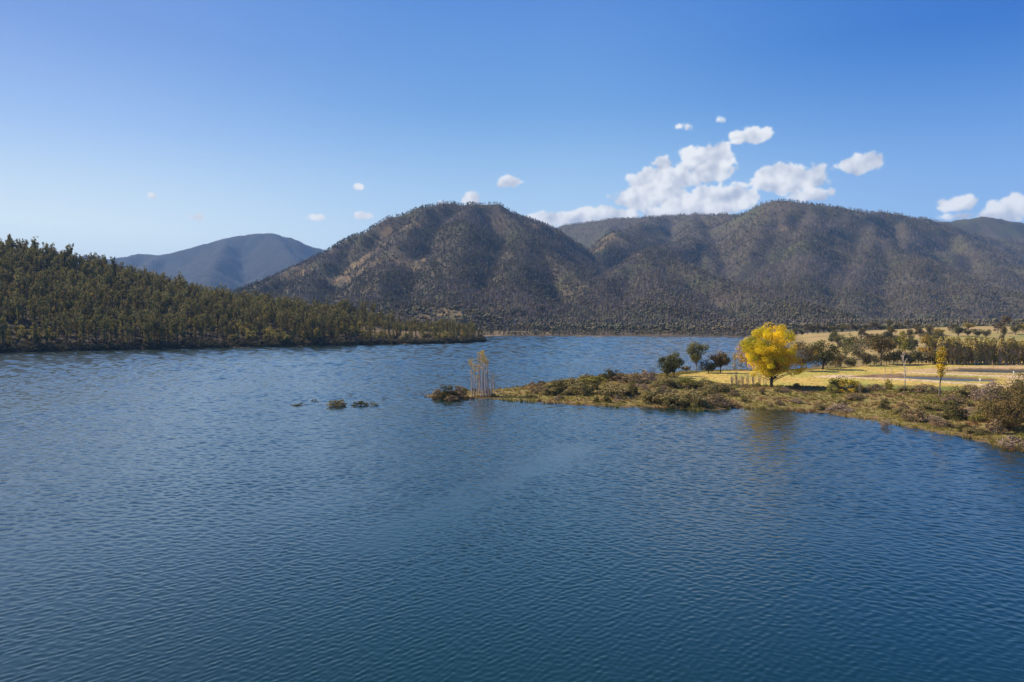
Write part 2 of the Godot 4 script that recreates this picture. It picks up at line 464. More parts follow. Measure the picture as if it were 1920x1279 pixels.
func make_mountains() -> void:
	var segments := []
	for ridge in RIDGES:
		for i in ridge.size() - 1:
			var a: Vector3 = ridge[i]
			var b: Vector3 = ridge[i + 1]
			segments.append([a, b, maxf(a.y, b.y) * 2.3 + 60.0])
	var warp := noise(1.0 / 420.0, 3, 31)
	var gully := noise(1.0 / 430.0, 3, 32)
	gully.fractal_type = FastNoiseLite.FRACTAL_RIDGED
	var small := noise(1.0 / 60.0, 2, 33)
	var r := HILL_NEAR
	hill_rows = 0
	while r < 8600.0:
		r *= HILL_STEP
		hill_rows += 1
	hill_h.resize(hill_rows * HILL_COLUMNS)
	hill_seen.resize(hill_rows * HILL_COLUMNS)
	hill_h.fill(0.0)
	var v := PackedVector3Array()
	v.resize(hill_rows * HILL_COLUMNS)
	for j in hill_rows:
		r = HILL_NEAR * pow(HILL_STEP, j)
		for i in HILL_COLUMNS:
			var a := -HILL_HALF + 2.0 * HILL_HALF * i / (HILL_COLUMNS - 1)
			v[j * HILL_COLUMNS + i] = Vector3(r * sin(a), 0, -r * cos(a))
	for s in segments:
		# only the part of the grid that this piece of ridge can reach
		var a: Vector3 = s[0]
		var b: Vector3 = s[1]
		var reach: float = s[2] + 60.0
		var ra := Vector2(a.x, a.z).length()
		var rb := Vector2(b.x, b.z).length()
		var j0 := maxi(0, int(log(maxf(HILL_NEAR, minf(ra, rb) - reach) / HILL_NEAR) / log(HILL_STEP)))
		var j1 := mini(hill_rows - 1, int(log(maxf(HILL_NEAR, maxf(ra, rb) + reach) / HILL_NEAR) / log(HILL_STEP)) + 1)
		var spread := asin(minf(1.0, reach / minf(ra, rb)))
		var ta := atan2(a.x, -a.z)
		var tb := atan2(b.x, -b.z)
		var i0 := maxi(0, int((minf(ta, tb) - spread + HILL_HALF) / (2.0 * HILL_HALF) * (HILL_COLUMNS - 1)))
		var i1 := mini(HILL_COLUMNS - 1, int((maxf(ta, tb) + spread + HILL_HALF) / (2.0 * HILL_HALF) * (HILL_COLUMNS - 1)) + 1)
		var ab := Vector2(b.x - a.x, b.z - a.z)
		var len2 := ab.length_squared()
		for j in range(j0, j1 + 1):
			for i in range(i0, i1 + 1):
				var k := j * HILL_COLUMNS + i
				var p := Vector2(v[k].x - a.x, v[k].z - a.z)
				var t := clampf(p.dot(ab) / len2, 0, 1)
				var d := (p - ab * t).length()
				var top := lerpf(a.y, b.y, t)
				var w := d + warp.get_noise_2d(v[k].x, v[k].z) * minf(d * 0.5, 70.0)
				w = sqrt(w * w + 625.0) - 25.0
				var f := 1.0 - w / (top * 1.6 + 30.0)
				if f <= 0.0:
					continue
				var y := top * (0.75 * f + 0.25 * f * f)
				if y > hill_h[k]:
					hill_h[k] = y
	var n := PackedVector3Array()
	var colors := PackedColorArray()
	n.resize(v.size())
	colors.resize(v.size())
	var soft := hill_h.duplicate()
	for pass_ in 1:                              # soften the creases where slopes meet
		for j in range(1, hill_rows - 1):
			for i in range(1, HILL_COLUMNS - 1):
				var k := j * HILL_COLUMNS + i
				soft[k] = hill_h[k] * 0.5 + 0.125 * (hill_h[k - 1] + hill_h[k + 1] + hill_h[k - HILL_COLUMNS] + hill_h[k + HILL_COLUMNS])
		hill_h = soft.duplicate()
	for j in hill_rows:
		r = HILL_NEAR * pow(HILL_STEP, j)
		for i in HILL_COLUMNS:
			var k := j * HILL_COLUMNS + i
			var a := -HILL_HALF + 2.0 * HILL_HALF * i / (HILL_COLUMNS - 1)
			var x := v[k].x
			var z := v[k].z
			var y := hill_h[k]
			y += (gully.get_noise_2d(x, z) - 0.1) * minf(y * 0.075, 18.0) + small.get_noise_2d(x, z) * minf(3.0, y * 0.1)
			var shore := 775.0 + 12.0 * warp.get_noise_2d(x * 3.0, z * 3.0)
			if a > 0.34:
				shore -= (a - 0.34) * 400.0
			y += 7.0 * smoothstep(0.0, 1.0, (r - shore) / 170.0) + smoothstep(-40.0, 40.0, r - shore) * 2.6 - 2.0
			hill_h[k] = y
			v[k].y = y
	for j in hill_rows:
		for i in HILL_COLUMNS:
			var k := j * HILL_COLUMNS + i
			var du := v[mini(j + 1, hill_rows - 1) * HILL_COLUMNS + i] - v[maxi(j - 1, 0) * HILL_COLUMNS + i]
			var dv := v[j * HILL_COLUMNS + mini(i + 1, HILL_COLUMNS - 1)] - v[j * HILL_COLUMNS + maxi(i - 1, 0)]
			n[k] = dv.cross(du).normalized()
			if n[k].y < 0.0:
				n[k] = -n[k]
	# what a walker on the lake could see of it, with room to spare
	for i in HILL_COLUMNS:
		var most := -1.0
		for j in hill_rows:
			var k := j * HILL_COLUMNS + i
			r = HILL_NEAR * pow(HILL_STEP, j)
			var rise := (hill_h[k] + 26.0 - EYE) / r
			hill_seen[k] = 1 if rise > most - 0.004 else 0
			most = maxf(most, (hill_h[k] - EYE) / r)
	var litter := noise(1.0 / 120.0, 4, 34)
	var speck := noise(1.0 / 14.0, 2, 35)
	for k in v.size():
		var x := v[k].x
		var z := v[k].z
		var e := litter.get_noise_2d(x, z)
		var c := Color(0.088, 0.074, 0.062).lerp(Color(0.095, 0.086, 0.056), clampf(0.5 + e, 0, 1))
		c = mixc(c, Color(0.085, 0.09, 0.05), litter.get_noise_2d(x * 0.5 + 400.0, z * 0.5) * 2.0)
		if z < -4200.0:                          # unbroken forest on the farthest hill
			c = Color(0.03, 0.036, 0.034).lerp(Color(0.042, 0.042, 0.038), clampf(0.5 + e, 0, 1))
		var open := bare_ground(x, z) * (0.75 + 0.9 * speck.get_noise_2d(x * 0.5, z * 0.5)) + 0.2 * e
		var dry := Color(0.25, 0.16, 0.095).lerp(Color(0.19, 0.155, 0.075), clampf(0.5 + 1.2 * speck.get_noise_2d(x, z), 0, 1))
		c = mixc(c, dry, (open - 0.22) * 1.8)
		if v[k].y < 2.6:
			c = mixc(Color(0.10, 0.082, 0.06).lerp(Color(0.27, 0.2, 0.13), clampf(e * 3.0 - 0.2, 0, 1)), c, (v[k].y - 0.8) * 0.9)
		colors[k] = c
	var f := PackedInt32Array()
	f.resize((hill_rows - 1) * (HILL_COLUMNS - 1) * 6)
	var o := 0
	for j in hill_rows - 1:
		for i in HILL_COLUMNS - 1:
			var k := j * HILL_COLUMNS + i
			f[o] = k; f[o + 1] = k + HILL_COLUMNS; f[o + 2] = k + 1
			f[o + 3] = k + 1; f[o + 4] = k + HILL_COLUMNS; f[o + 5] = k + HILL_COLUMNS + 1
			o += 6
	var arrays := []
	arrays.resize(Mesh.ARRAY_MAX)
	arrays[Mesh.ARRAY_VERTEX] = v
	arrays[Mesh.ARRAY_NORMAL] = n
	arrays[Mesh.ARRAY_COLOR] = colors
	arrays[Mesh.ARRAY_INDEX] = f
	var m := ArrayMesh.new()
	m.add_surface_from_arrays(Mesh.PRIMITIVE_TRIANGLES, arrays)
	structure("mountains", m, M.ground)

# Far trees are a few pixels each: a lumpy leafy crown, a leafy column and a bare burnt tree, a few of each.
func blob(b: Bag, at: Vector3, r: Vector3, k: Color) -> void:   # a ragged leafy mass of 20 faces
	var p := []
	var g := (1.0 + sqrt(5.0)) / 2.0
	for q in [[-1, g, 0], [1, g, 0], [-1, -g, 0], [1, -g, 0], [0, -1, g], [0, 1, g], [0, -1, -g], [0, 1, -g], [g, 0, -1], [g, 0, 1], [-g, 0, -1], [-g, 0, 1]]:
		p.append(at + Vector3(q[0], q[1], q[2]).normalized() * r * rnd(0.6, 1.3))
	for f in [[0, 11, 5], [0, 5, 1], [0, 1, 7], [0, 7, 10], [0, 10, 11], [1, 5, 9], [5, 11, 4], [11, 10, 2], [10, 7, 6], [7, 1, 8], [3, 9, 4], [3, 4, 2], [3, 2, 6], [3, 6, 8], [3, 8, 9], [4, 9, 5], [2, 4, 11], [6, 2, 10], [8, 6, 7], [9, 8, 1]]:
		b.tri(p[f[0]], p[f[2]], p[f[1]], shade(k, 0.22))

func far_leafy(s: int) -> ArrayMesh:
	rng.seed = s
	var b := Bag.new()
	for i in 4:
		var r := rnd(0.15, 0.22)
		blob(b, Vector3(rnd(-0.2, 0.2), rnd(0.35, 0.82), rnd(-0.2, 0.2)), Vector3(r, r * 0.8, r), shade(Color(1, 1, 1), 0.15))
	b.limb(Vector3(0, -0.1, 0), Vector3(0, 0.5, 0), 0.028, 0.016, 3, Color(1.0, 1.0, 1.1))
	return b.mesh()

func far_column(s: int) -> ArrayMesh:
	rng.seed = s
	var b := Bag.new()
	for i in 4:
		blob(b, Vector3(rnd(-0.05, 0.05), 0.25 + i * 0.21, rnd(-0.05, 0.05)), Vector3(0.1, 0.15, 0.1) * rnd(0.75, 1.25), shade(Color(1, 1, 1), 0.2))
	b.limb(Vector3(0, -0.1, 0), Vector3(0, 0.95, 0), 0.028, 0.012, 3, Color(1.0, 1.0, 1.1))
	return b.mesh()

func far_bare(s: int) -> ArrayMesh:
	rng.seed = s
	var b := Bag.new()
	var grey := Color(1, 1, 1)
	b.limb(Vector3.ZERO, Vector3(0.01, 0.55, 0.01), 0.026, 0.018, 3, grey)
	for q in 9:
		var y := rnd(0.35, 0.62)
		var a := rnd(0, TAU)
		var tip := Vector3(cos(a) * rnd(0.1, 0.26), y + rnd(0.2, 0.42), sin(a) * rnd(0.1, 0.26))
		b.limb(Vector3(0, y, 0), tip, 0.014, 0.006, 3, shade(grey, 0.2))
		for e in 2:
			var fork := Vector3(0, y, 0).lerp(tip, rnd(0.4, 0.8))
			b.limb(fork, fork + Vector3(rnd(-0.12, 0.12), rnd(0.06, 0.16), rnd(-0.12, 0.12)), 0.009, 0.004, 3, shade(grey, 0.2))
	return b.mesh()

func scatter(called: String, label: String, category: String, m: Mesh, where: Array, tint: PackedColorArray, material: Material) -> void:
	if where.is_empty():
		return
	var mm := MultiMesh.new()
	mm.transform_format = MultiMesh.TRANSFORM_3D
	mm.use_colors = true
	mm.mesh = m
	mm.instance_count = where.size()
	for i in where.size():
		mm.set_instance_transform(i, where[i])
		mm.set_instance_color(i, tint[i])
	var o := MultiMeshInstance3D.new()
	o.name = numbered(called)
	o.multimesh = mm
	o.material_override = material
	add_child(o)
	tag(o, label, category, "", "stuff")

func make_mountain_forest() -> void:
	var kinds := []
	for i in 3: kinds.append(far_leafy(100 + i))
	for i in 3: kinds.append(far_column(110 + i))
	for i in 3: kinds.append(far_bare(120 + i))
	var places := []
	var tints := []
	for i in kinds.size():
		places.append([])
		tints.append(PackedColorArray())
	var patch := noise(1.0 / 300.0, 3, 41)
	var burnt := noise(1.0 / 500.0, 3, 42)
	rng.seed = 4242
	var tries := 0
	while tries < 200000:
		tries += 1
		var a := rnd(-0.80, 0.80)
		var r := sqrt(rnd(770.0 * 770.0, 4300.0 * 4300.0))
		var lot := rng.randf()
		if lot < 0.32:
			r = rnd(770.0, 2600.0)
		elif lot > 0.9 and a < -0.08:
			r = rnd(4300.0, 7600.0)
		var x := r * sin(a)
		var z := -r * cos(a)
		var j := int(log(r / HILL_NEAR) / log(HILL_STEP))
		var i := int((a + HILL_HALF) / (2.0 * HILL_HALF) * (HILL_COLUMNS - 1))
		if hill_seen[j * HILL_COLUMNS + i] == 0:
			continue
		var y := hill_at(x, z)
		if y < 0.55:
			continue
		var open := bare_ground(x, z)
		if rng.randf() < open * 0.95:
			continue
		if a > 0.36 and r < 900.0 - (a - 0.36) * 300.0:
			continue
		var e := patch.get_noise_2d(x, z)
		var d := burnt.get_noise_2d(x, z) + y / 900.0 - 0.12
		var kind := 0
		var pick := rng.randf()
		if pick < 0.40 + 0.75 * d:
			kind = 2
		elif pick < 0.80 + 0.2 * d:
			kind = 1
		if r < 1000.0:
			kind = 0 if pick < 0.55 else (1 if pick < 0.85 else 2)
		var tall := rnd(6.5, 13.0) if kind != 0 else rnd(5.0, 9.0)
		if r < 1000.0:
			tall *= 1.0 if y > 3.0 else 0.6
		if r > 4300.0:
			tall *= 1.5
		var wide := tall * rnd(0.9, 1.25) * (1.15 if kind == 0 else 1.0)
		var c := Color(0.13, 0.124, 0.07).lerp(Color(0.17, 0.15, 0.08), clampf(0.5 + e, 0, 1))
		var species := burnt.get_noise_2d(x * 3.0 + 700.0, z * 3.0)     # stands of two kinds of tree
		c = mixc(c, Color(0.175, 0.145, 0.075), species * 1.6)
		c = mixc(c, Color(0.125, 0.14, 0.075), -species * 1.6)
		if kind == 1:
			c = Color(0.125, 0.115, 0.072).lerp(Color(0.15, 0.125, 0.095), clampf(0.5 + e, 0, 1))
		elif kind == 2:
			c = Color(0.19, 0.16, 0.15).lerp(Color(0.25, 0.215, 0.20), rng.randf())
		c = shade(c, 0.25)
		var n := kind * 3 + rng.randi() % 3
		places[n].append(Transform3D(Basis(Vector3.UP, rnd(0, TAU)).scaled(Vector3(wide, tall, wide)), Vector3(x, y - 0.3, z)))
		tints[n].push_back(c)
	for n in kinds.size():
		scatter(["mountain_forest", "mountain_forest", "burnt_forest"][n / 3], ["olive eucalypt forest covering the mountain slopes", "slender regrowing eucalypts on the mountain slopes", "bare grey burnt trees on the mountain slopes and crests"][n / 3], "forest", kinds[n], places[n], tints[n], M.far_leaf if n < 6 else M.bark)
# ---------------------------------------------------------------- growing things
# Returns [trunk and limbs, crown]; sizes in metres. form: 0 round, 1 broad at the top, 2 narrow column, 3 low dome
func grow(s: int, tall: float, wide: float, from: float, form: int, clumps: int, leaves: int, leaf: float, colors: Array, bark: Color, trunk_r: float, by := 0.28) -> Array:
	rng.seed = s
	var wood := Bag.new()
	var green := Bag.new()
	var lean := Vector3(rnd(-0.04, 0.04), 0, rnd(-0.04, 0.04)) * tall
	var top := 0.8 * tall
	var knots := [Vector3.ZERO]
	for i in 4:
		var t := (i + 1) / 4.0
		knots.append(Vector3(lean.x * t + rnd(-0.012, 0.012) * tall, top * t, lean.z * t + rnd(-0.012, 0.012) * tall))
	knots[0].y = -0.4
	for i in 4:
		wood.limb(knots[i], knots[i + 1], trunk_r * (1.0 - 0.2 * i), trunk_r * (0.8 - 0.2 * i), 6, shade(bark, 0.1))
	var mid := tall * (from + 1.0) * 0.5
	var ry := tall * (1.0 - from) * 0.5
	var rx := wide * 0.5
	var cr := 1.15 * pow(rx * rx * ry / clumps, 1.0 / 3.0)
	var lobes := []
	for i in maxi(4, clumps / 9):
		var p := ball()
		lobes.append(p.normalized() * rnd(0.35, 0.78))
	var hue := []                                # each bough has its own leaf colour
	for q in lobes:
		hue.append(colors[rng.randi() % colors.size()])
	for i in clumps:
		var p := ball()
		p = p.normalized() * pow(p.length(), 0.55)
		if form < 2 and i % 6 != 0:             # boughs: the crown is a cluster of masses, not one ball
			p = (lobes[i % lobes.size()] + p * rnd(0.34, 0.5)) * 1.12
		var q := Vector3(p.x * rx, p.y * ry, p.z * rx)
		var up := (p.y + 1.0) * 0.5
		if form == 1:
			q.x *= lerpf(0.45, 1.05, up)
			q.z *= lerpf(0.45, 1.05, up)
		elif form == 2:
			q.x *= lerpf(1.0, 0.55, up)
			q.z *= lerpf(1.0, 0.55, up)
		elif form == 3 and p.y < 0.0:
			q.y *= 0.7
		var r := cr * rnd(0.7, 1.25)
		q.x *= maxf(0.2, 1.0 - r * 0.5 / rx)
		q.z *= maxf(0.2, 1.0 - r * 0.5 / rx)
		q.y = mid + q.y * maxf(0.2, 1.0 - r * 0.4 / ry)
		q += lean * (q.y / tall)
		var low := clampf(q.y * rnd(0.35, 0.6) / top, 0.04, 0.98)
		var seg := mini(3, int(low * 4.0))
		var root: Vector3 = knots[seg].lerp(knots[seg + 1], low * 4.0 - seg)
		wood.limb(root, q, trunk_r * rnd(0.16, 0.32) + 0.008, 0.008, 4, shade(bark, 0.15))
		var k: Color = (hue[i % hue.size()] as Color).lerp(colors[rng.randi() % colors.size()], 0.3)
		clump(green, q, Vector3(r, r * 0.8, r), leaves, leaf, shade(k, 0.14), by)
	return [wood.mesh(), green.mesh()]

func put_tree(called: String, at: Vector2, made: Array, label: String, category: String, group := "", turn := 0.0, size := Vector3.ONE, leaves: Material = null) -> Node3D:
	var o := thing(called, Vector3(at.x, ground_at(at.x, at.y), at.y), turn, label, category, group)
	o.scale = size
	part("trunk", made[0], M.bark, o)
	part("crown", made[1], leaves if leaves else M.leaf, o)
	return o

# leafless stems that fork upward
func bare(s: int, tall: float, wide: float, stems: int, forks: int, r0: float, bark: Color) -> ArrayMesh:
	rng.seed = s
	var b := Bag.new()
	for i in stems:
		var a := rnd(0, TAU)
		var out := rnd(0.1, 0.5) * wide
		var foot := Vector3(cos(a), 0, sin(a)) * out * 0.35
		var tip := Vector3(cos(a) * out, tall * rnd(0.7, 1.0), sin(a) * out)
		var mid := foot.lerp(tip, 0.5) + Vector3(rnd(-0.03, 0.03), 0, rnd(-0.03, 0.03)) * tall
		var k := shade(bark, 0.18)
		b.limb(foot - Vector3(0, 0.3, 0), mid, r0, r0 * 0.65, 4, k)
		b.limb(mid, tip, r0 * 0.65, r0 * 0.2, 4, k)
		for q in forks:
			var t := rnd(0.3, 0.95)
			var from := foot.lerp(mid, t * 2.0) if t < 0.5 else mid.lerp(tip, t * 2.0 - 1.0)
			var e := rnd(0, TAU)
			var reach := wide * rnd(0.12, 0.32) * (1.1 - t * 0.6)
			var end := from + Vector3(cos(e) * reach, rnd(0.6, 1.6) * reach, sin(e) * reach)
			b.limb(from, end, r0 * 0.4, r0 * 0.12, 3, k)
			for w in 2:
				var f2 := from.lerp(end, rnd(0.4, 0.9))
				b.limb(f2, f2 + Vector3(rnd(-0.5, 0.5), rnd(0.3, 0.9), rnd(-0.5, 0.5)) * reach, r0 * 0.2, r0 * 0.08, 3, k)
	return b.mesh()

# a shrub: many stems from the ground, leaf sprays on them. [stems, foliage]
func shrub(s: int, colors: Array, bark: Color, clumps: int, leaves: int, leaf: float) -> Array:
	rng.seed = s
	var wood := Bag.new()
	var green := Bag.new()
	for i in clumps:
		var p := ball()
		p = p.normalized() * pow(p.length(), 0.5)
		p.y = absf(p.y)
		var q := Vector3(p.x * 0.5, 0.06 + p.y * 0.8, p.z * 0.5)
		q *= rnd(0.75, 1.06)
		var r := rnd(0.1, 0.19)
		wood.limb(Vector3(p.x * 0.12, -0.12, p.z * 0.12), q, 0.012, 0.004, 3, shade(bark, 0.15))
		for t in 2:
			wood.limb(q * 0.6, q + ball() * 0.16, 0.006, 0.002, 3, shade(bark, 0.15))
		var k: Color = colors[rng.randi() % colors.size()]
		clump(green, q, Vector3(r, r * 0.8, r), leaves, leaf, shade(k, 0.16), 0.3)
	return [wood.mesh(), green.mesh()]

# ---------------------------------------------------------------- the burnt headland
var head := Grid.new()
const HEAD_SHORE := [Vector2(-404.56, -277.9), Vector2(-348.9, -327.9), Vector2(-326.93, -360.29), Vector2(-300.16, -399.77), Vector2(-257.76, -433.71), Vector2(-205.61, -469.57), Vector2(-167.71, -487.48), Vector2(-126.8, -506.82), Vector2(-99.02, -527.74), Vector2(-68.12, -544.6), Vector2(-43.98, -562.58), Vector2(-27.6, -588.48), Vector2(-25.38, -624.4), Vector2(-33.78, -664.99), Vector2(-94.17, -753.08), Vector2(-248.41, -883.04), Vector2(-507.96, -985), Vector2(-1550.81, -1067.14)]
const HEAD_CREST := [Vector3(-772.48, 144.65, -600), Vector3(-559.23, 99.99, -620), Vector3(-478.36, 77.27, -640), Vector3(-428.74, 67.34, -640), Vector3(-379.11, 55.9, -640), Vector3(-329.44, 42.95, -640), Vector3(-279.7, 30.48, -640), Vector3(-229.84, 23, -640), Vector3(-189.92, 18, -640), Vector3(-149.96, 14.5, -640), Vector3(-100, 9.01, -640), Vector3(-54.15, 5.24, -630), Vector3(-28.6, 3.32, -610)]

func make_headland() -> void:
	var poly := PackedVector2Array(HEAD_SHORE)
	head.x0 = -900.0; head.z0 = -960.0; head.step = 5.0; head.nx = 178; head.nz = 124
	head.h.resize(head.nx * head.nz)
	var rough := noise(1.0 / 60.0, 3, 51)
	var wig := noise(1.0 / 25.0, 2, 52)
	var colors := PackedColorArray()
	colors.resize(head.h.size())
	for j in head.nz:
		for i in head.nx:
			var p := Vector2(head.x0 + i * 5.0, head.z0 + j * 5.0)
			var d := inside(poly, p) + wig.get_noise_2d(p.x, p.y) * 3.0
			var k := j * head.nx + i
			if d < 0.0:
				head.h[k] = maxf(-3.0, d * 0.15)
				colors[k] = Color(0.12, 0.09, 0.06)
				continue
			var best := 1e9
			var top := 0.0
			for q in HEAD_CREST.size() - 1:
				var a: Vector3 = HEAD_CREST[q]
				var b: Vector3 = HEAD_CREST[q + 1]
				var ab := Vector2(b.x - a.x, b.z - a.z)
				var ap := p - Vector2(a.x, a.z)
				var t := clampf(ap.dot(ab) / ab.length_squared(), 0, 1)
				var e := (ap - ab * t).length()
				if e < best:
					best = e
					top = lerpf(a.y, b.y, t)
			var g := d / (d + best + 0.01)
			head.h[k] = top * pow(g, 0.85) + rough.get_noise_2d(p.x, p.y) * minf(2.5, d * 0.05) + minf(0.8, d * 0.12)
			var c := Color(0.05, 0.038, 0.028).lerp(Color(0.075, 0.062, 0.035), clampf(0.5 + rough.get_noise_2d(p.x * 2.0, p.y * 2.0), 0, 1))
			if d < 5.0:
				c = mixc(Color(0.09, 0.065, 0.045).lerp(Color(0.22, 0.14, 0.08), smoothstep(-230.0, -150.0, p.x)), c, d / 5.0)
			# a scrubby clearing part way along the shore
			c = mixc(c, Color(0.21, 0.155, 0.085), bump(p.x, p.y, -104.82, -609.52, 45.0, 30.0) * 0.9)
			colors[k] = c
	structure("headland", head.mesh(colors, -2.9), M.ground)

	# trees
	var columns := []
	var rounds := []
	var deads := []
	var bushes := []
	var bark := Color(0.07, 0.058, 0.05)
	for s in 5:
		columns.append(epicormic(200 + s))
	for s in 4:
		rounds.append(grow(220 + s, 1.0, 0.62, 0.22, 0, 15, 24, 0.045, [Color(0.23, 0.21, 0.066), Color(0.31, 0.265, 0.075), Color(0.37, 0.295, 0.08)], bark, 0.016))
	for s in 4:
		deads.append(bare(240 + s, 1.0, 0.5, 2, 9, 0.013, Color(0.15, 0.12, 0.11)))
	for s in 4:
		bushes.append(shrub(250 + s, [Color(0.075, 0.085, 0.04), Color(0.13, 0.12, 0.05), Color(0.15, 0.12, 0.075)], bark, 16, 26, 0.055))
	var patch := noise(1.0 / 70.0, 2, 53)
	rng.seed = 909
	var spots := []
	var tries := 0
	while spots.size() < 5600 and tries < 90000:
		tries += 1
		var x := rnd(-620.0, -18.0)
		var z := rnd(-760.0, -395.0)
		if tries % 6 == 0:                       # thick scrub along the shore
			var s := rng.randi_range(2, 11)
			var e := (HEAD_SHORE[s] as Vector2).lerp(HEAD_SHORE[s + 1], rng.randf())
			x = e.x + rnd(-3.0, 3.0)
			z = e.y - rnd(0.5, 5.0) * rnd(1.0, 5.0)
		var h := head.at(x, z)
		if h < 0.25 or absf(x / z) > 0.84:
			continue
		var open := bump(x, z, -104.82, -609.52, 42.0, 30.0)
		if rng.randf() < open * 1.1:
			continue
		var e := patch.get_noise_2d(x, z)
		var kind := 0
		var pick := rng.randf()
		if (h < 1.5 and pick < 0.8) or tries % 6 == 0:
			kind = 3
		elif pick < 0.24 + e * 0.7 - h * 0.004:
			kind = 1
		elif pick > 0.93:
			kind = 2
		elif pick > 0.76 and h < 14.0:
			kind = 3
		var tall := rnd(10.0, 22.0)
		if kind == 1:
			tall = rnd(6.5, 11.0)
		elif kind == 2:
			tall = rnd(9.0, 15.0)
		elif kind == 3:
			tall = rnd(2.2, 4.6)
		if open > 0.25:
			tall *= 0.6
		if x > -120.0 and kind != 3:
			tall *= 0.72
		# whether a nearer slope hides it
		var r := Vector2(x, z).length()
		var hidden := false
		for q in 12:
			var t := 1.0 - (q + 1) * 0.022
			if head.at(x * t, z * t) > lerpf(EYE, h + tall, t) + 2.0:
				hidden = true
				break
		if hidden:
			continue
		var crest := 1.0 if h > 12.0 else 0.0
		for q in 7:
			var t := 1.03 + q * 0.03
			if head.at(x * t, z * t) > EYE + (h - 1.5 - EYE) * t:
				crest = 0.0
		if crest > 0.5 and kind == 0:
			tall *= rnd(0.85, 1.3)
		spots.append([tall / r * (1.0 + 0.12 * crest) * rnd(0.8, 1.2), x, h, z, kind, tall, crest])
	spots.sort_custom(func(a, b): return a[0] > b[0])
	var done := [0, 0, 0, 0]
	var most := [280, 210, 70, 220]
	var packs := [columns, rounds, deads, bushes]
	var rest := []
	for k in 4:
		rest.append([])
		for q in packs[k].size():
			rest[k].append([[], PackedColorArray()])
	var called := ["burnt_eucalypt", "wattle_tree", "dead_tree", "shore_shrub"]
	for q in spots:
		var k: int = q[4]
		var n: int = rng.randi() % packs[k].size()
		var tall: float = q[5]
		var wide: float = tall * (rnd(0.62, 0.92) if k == 0 else rnd(0.85, 1.3))
		var turn := rnd(0, TAU)
		var tint := shade(Color(1, 1, 1), 0.22)
		if done[k] < most[k]:
			done[k] += 1
			var where := "near the water on the headland" if q[2] < 10.0 else ("midway up the headland slope" if q[2] < 32.0 else "high on the headland slope")
			if q[1] > -130.0:
				where = "on the low point of the headland"
			if q[6] > 0.5:
				where = "on the headland's crest"
			var size := "tall " if tall > [14.0, 9.0, 12.5, 3.4][k] else "short "
			var look: String = ["slender burnt eucalypt leafing along its trunk", "rounded olive wattle tree", "bare grey dead tree", "dark shore shrub"][k]
			var label: String = size + look + " " + where
			var o := thing(called[k], Vector3(q[1], q[2] - 0.2, q[3]), turn, label, "shrub" if k == 3 else "tree", size + look + "s " + where)
			o.scale = Vector3(wide, tall, wide)
			if k == 2:
				part("branches", packs[k][n], M.bark, o)
			else:
				part("stems" if k == 3 else "trunk", packs[k][n][0], M.bark, o)
				part("foliage" if k == 3 else "crown", packs[k][n][1], M.leaf if n % 2 == 0 else M.leaf_dull, o)
		else:
			rest[k][n][0].append(Transform3D(Basis(Vector3.UP, turn).scaled(Vector3(wide, tall, wide)), Vector3(q[1], q[2] - 0.2, q[3])))
			rest[k][n][1].push_back(tint)
	for k in 4:
		for n in packs[k].size():
			if k == 2:
				scatter("headland_forest", "bare dead trees deep in the headland forest", "forest", packs[k][n], rest[k][n][0], rest[k][n][1], M.bark)
			else:
				for w in 2:
					scatter("headland_forest", "mass of burnt and regrowing trees covering the headland", "forest", packs[k][n][w], rest[k][n][0], rest[k][n][1], M.bark if w == 0 else M.leaf)

func epicormic(s: int) -> Array:                # burnt trunk and limbs wrapped in new leaves
	rng.seed = s
	var wood := Bag.new()
	var green := Bag.new()
	var bark := Color(0.06, 0.05, 0.045)
	wood.limb(Vector3(0, -0.03, 0), Vector3(0.01, 0.6, 0), 0.02, 0.012, 5, bark)
	wood.limb(Vector3(0.01, 0.6, 0), Vector3(0.0, 0.94, 0.01), 0.012, 0.005, 5, bark)
	var cols := [Color(0.175, 0.172, 0.062), Color(0.245, 0.22, 0.074), Color(0.27, 0.205, 0.09)]
	for i in 34:
		var y := rnd(0.22, 0.97)
		clump(green, Vector3(0.008, y, 0.005) + ball() * Vector3(0.07, 0.02, 0.07), Vector3(0.06, 0.045, 0.06), 8, 0.028, shade(cols[rng.randi() % 3], 0.2), 0.3)
	for i in 6:
		var y := rnd(0.45, 0.72)
		var a := rnd(0, TAU)
		var tip := Vector3(cos(a) * rnd(0.1, 0.2), y + rnd(0.16, 0.3), sin(a) * rnd(0.1, 0.2))
		wood.limb(Vector3(0.008, y, 0), tip, 0.009, 0.003, 4, bark)
		for q in 3:
			clump(green, Vector3(0.008, y, 0).lerp(tip, rnd(0.4, 1.0)), Vector3(0.05, 0.05, 0.05), 9, 0.028, shade(cols[rng.randi() % 3], 0.2), 0.3)
	return [wood.mesh(), green.mesh()]
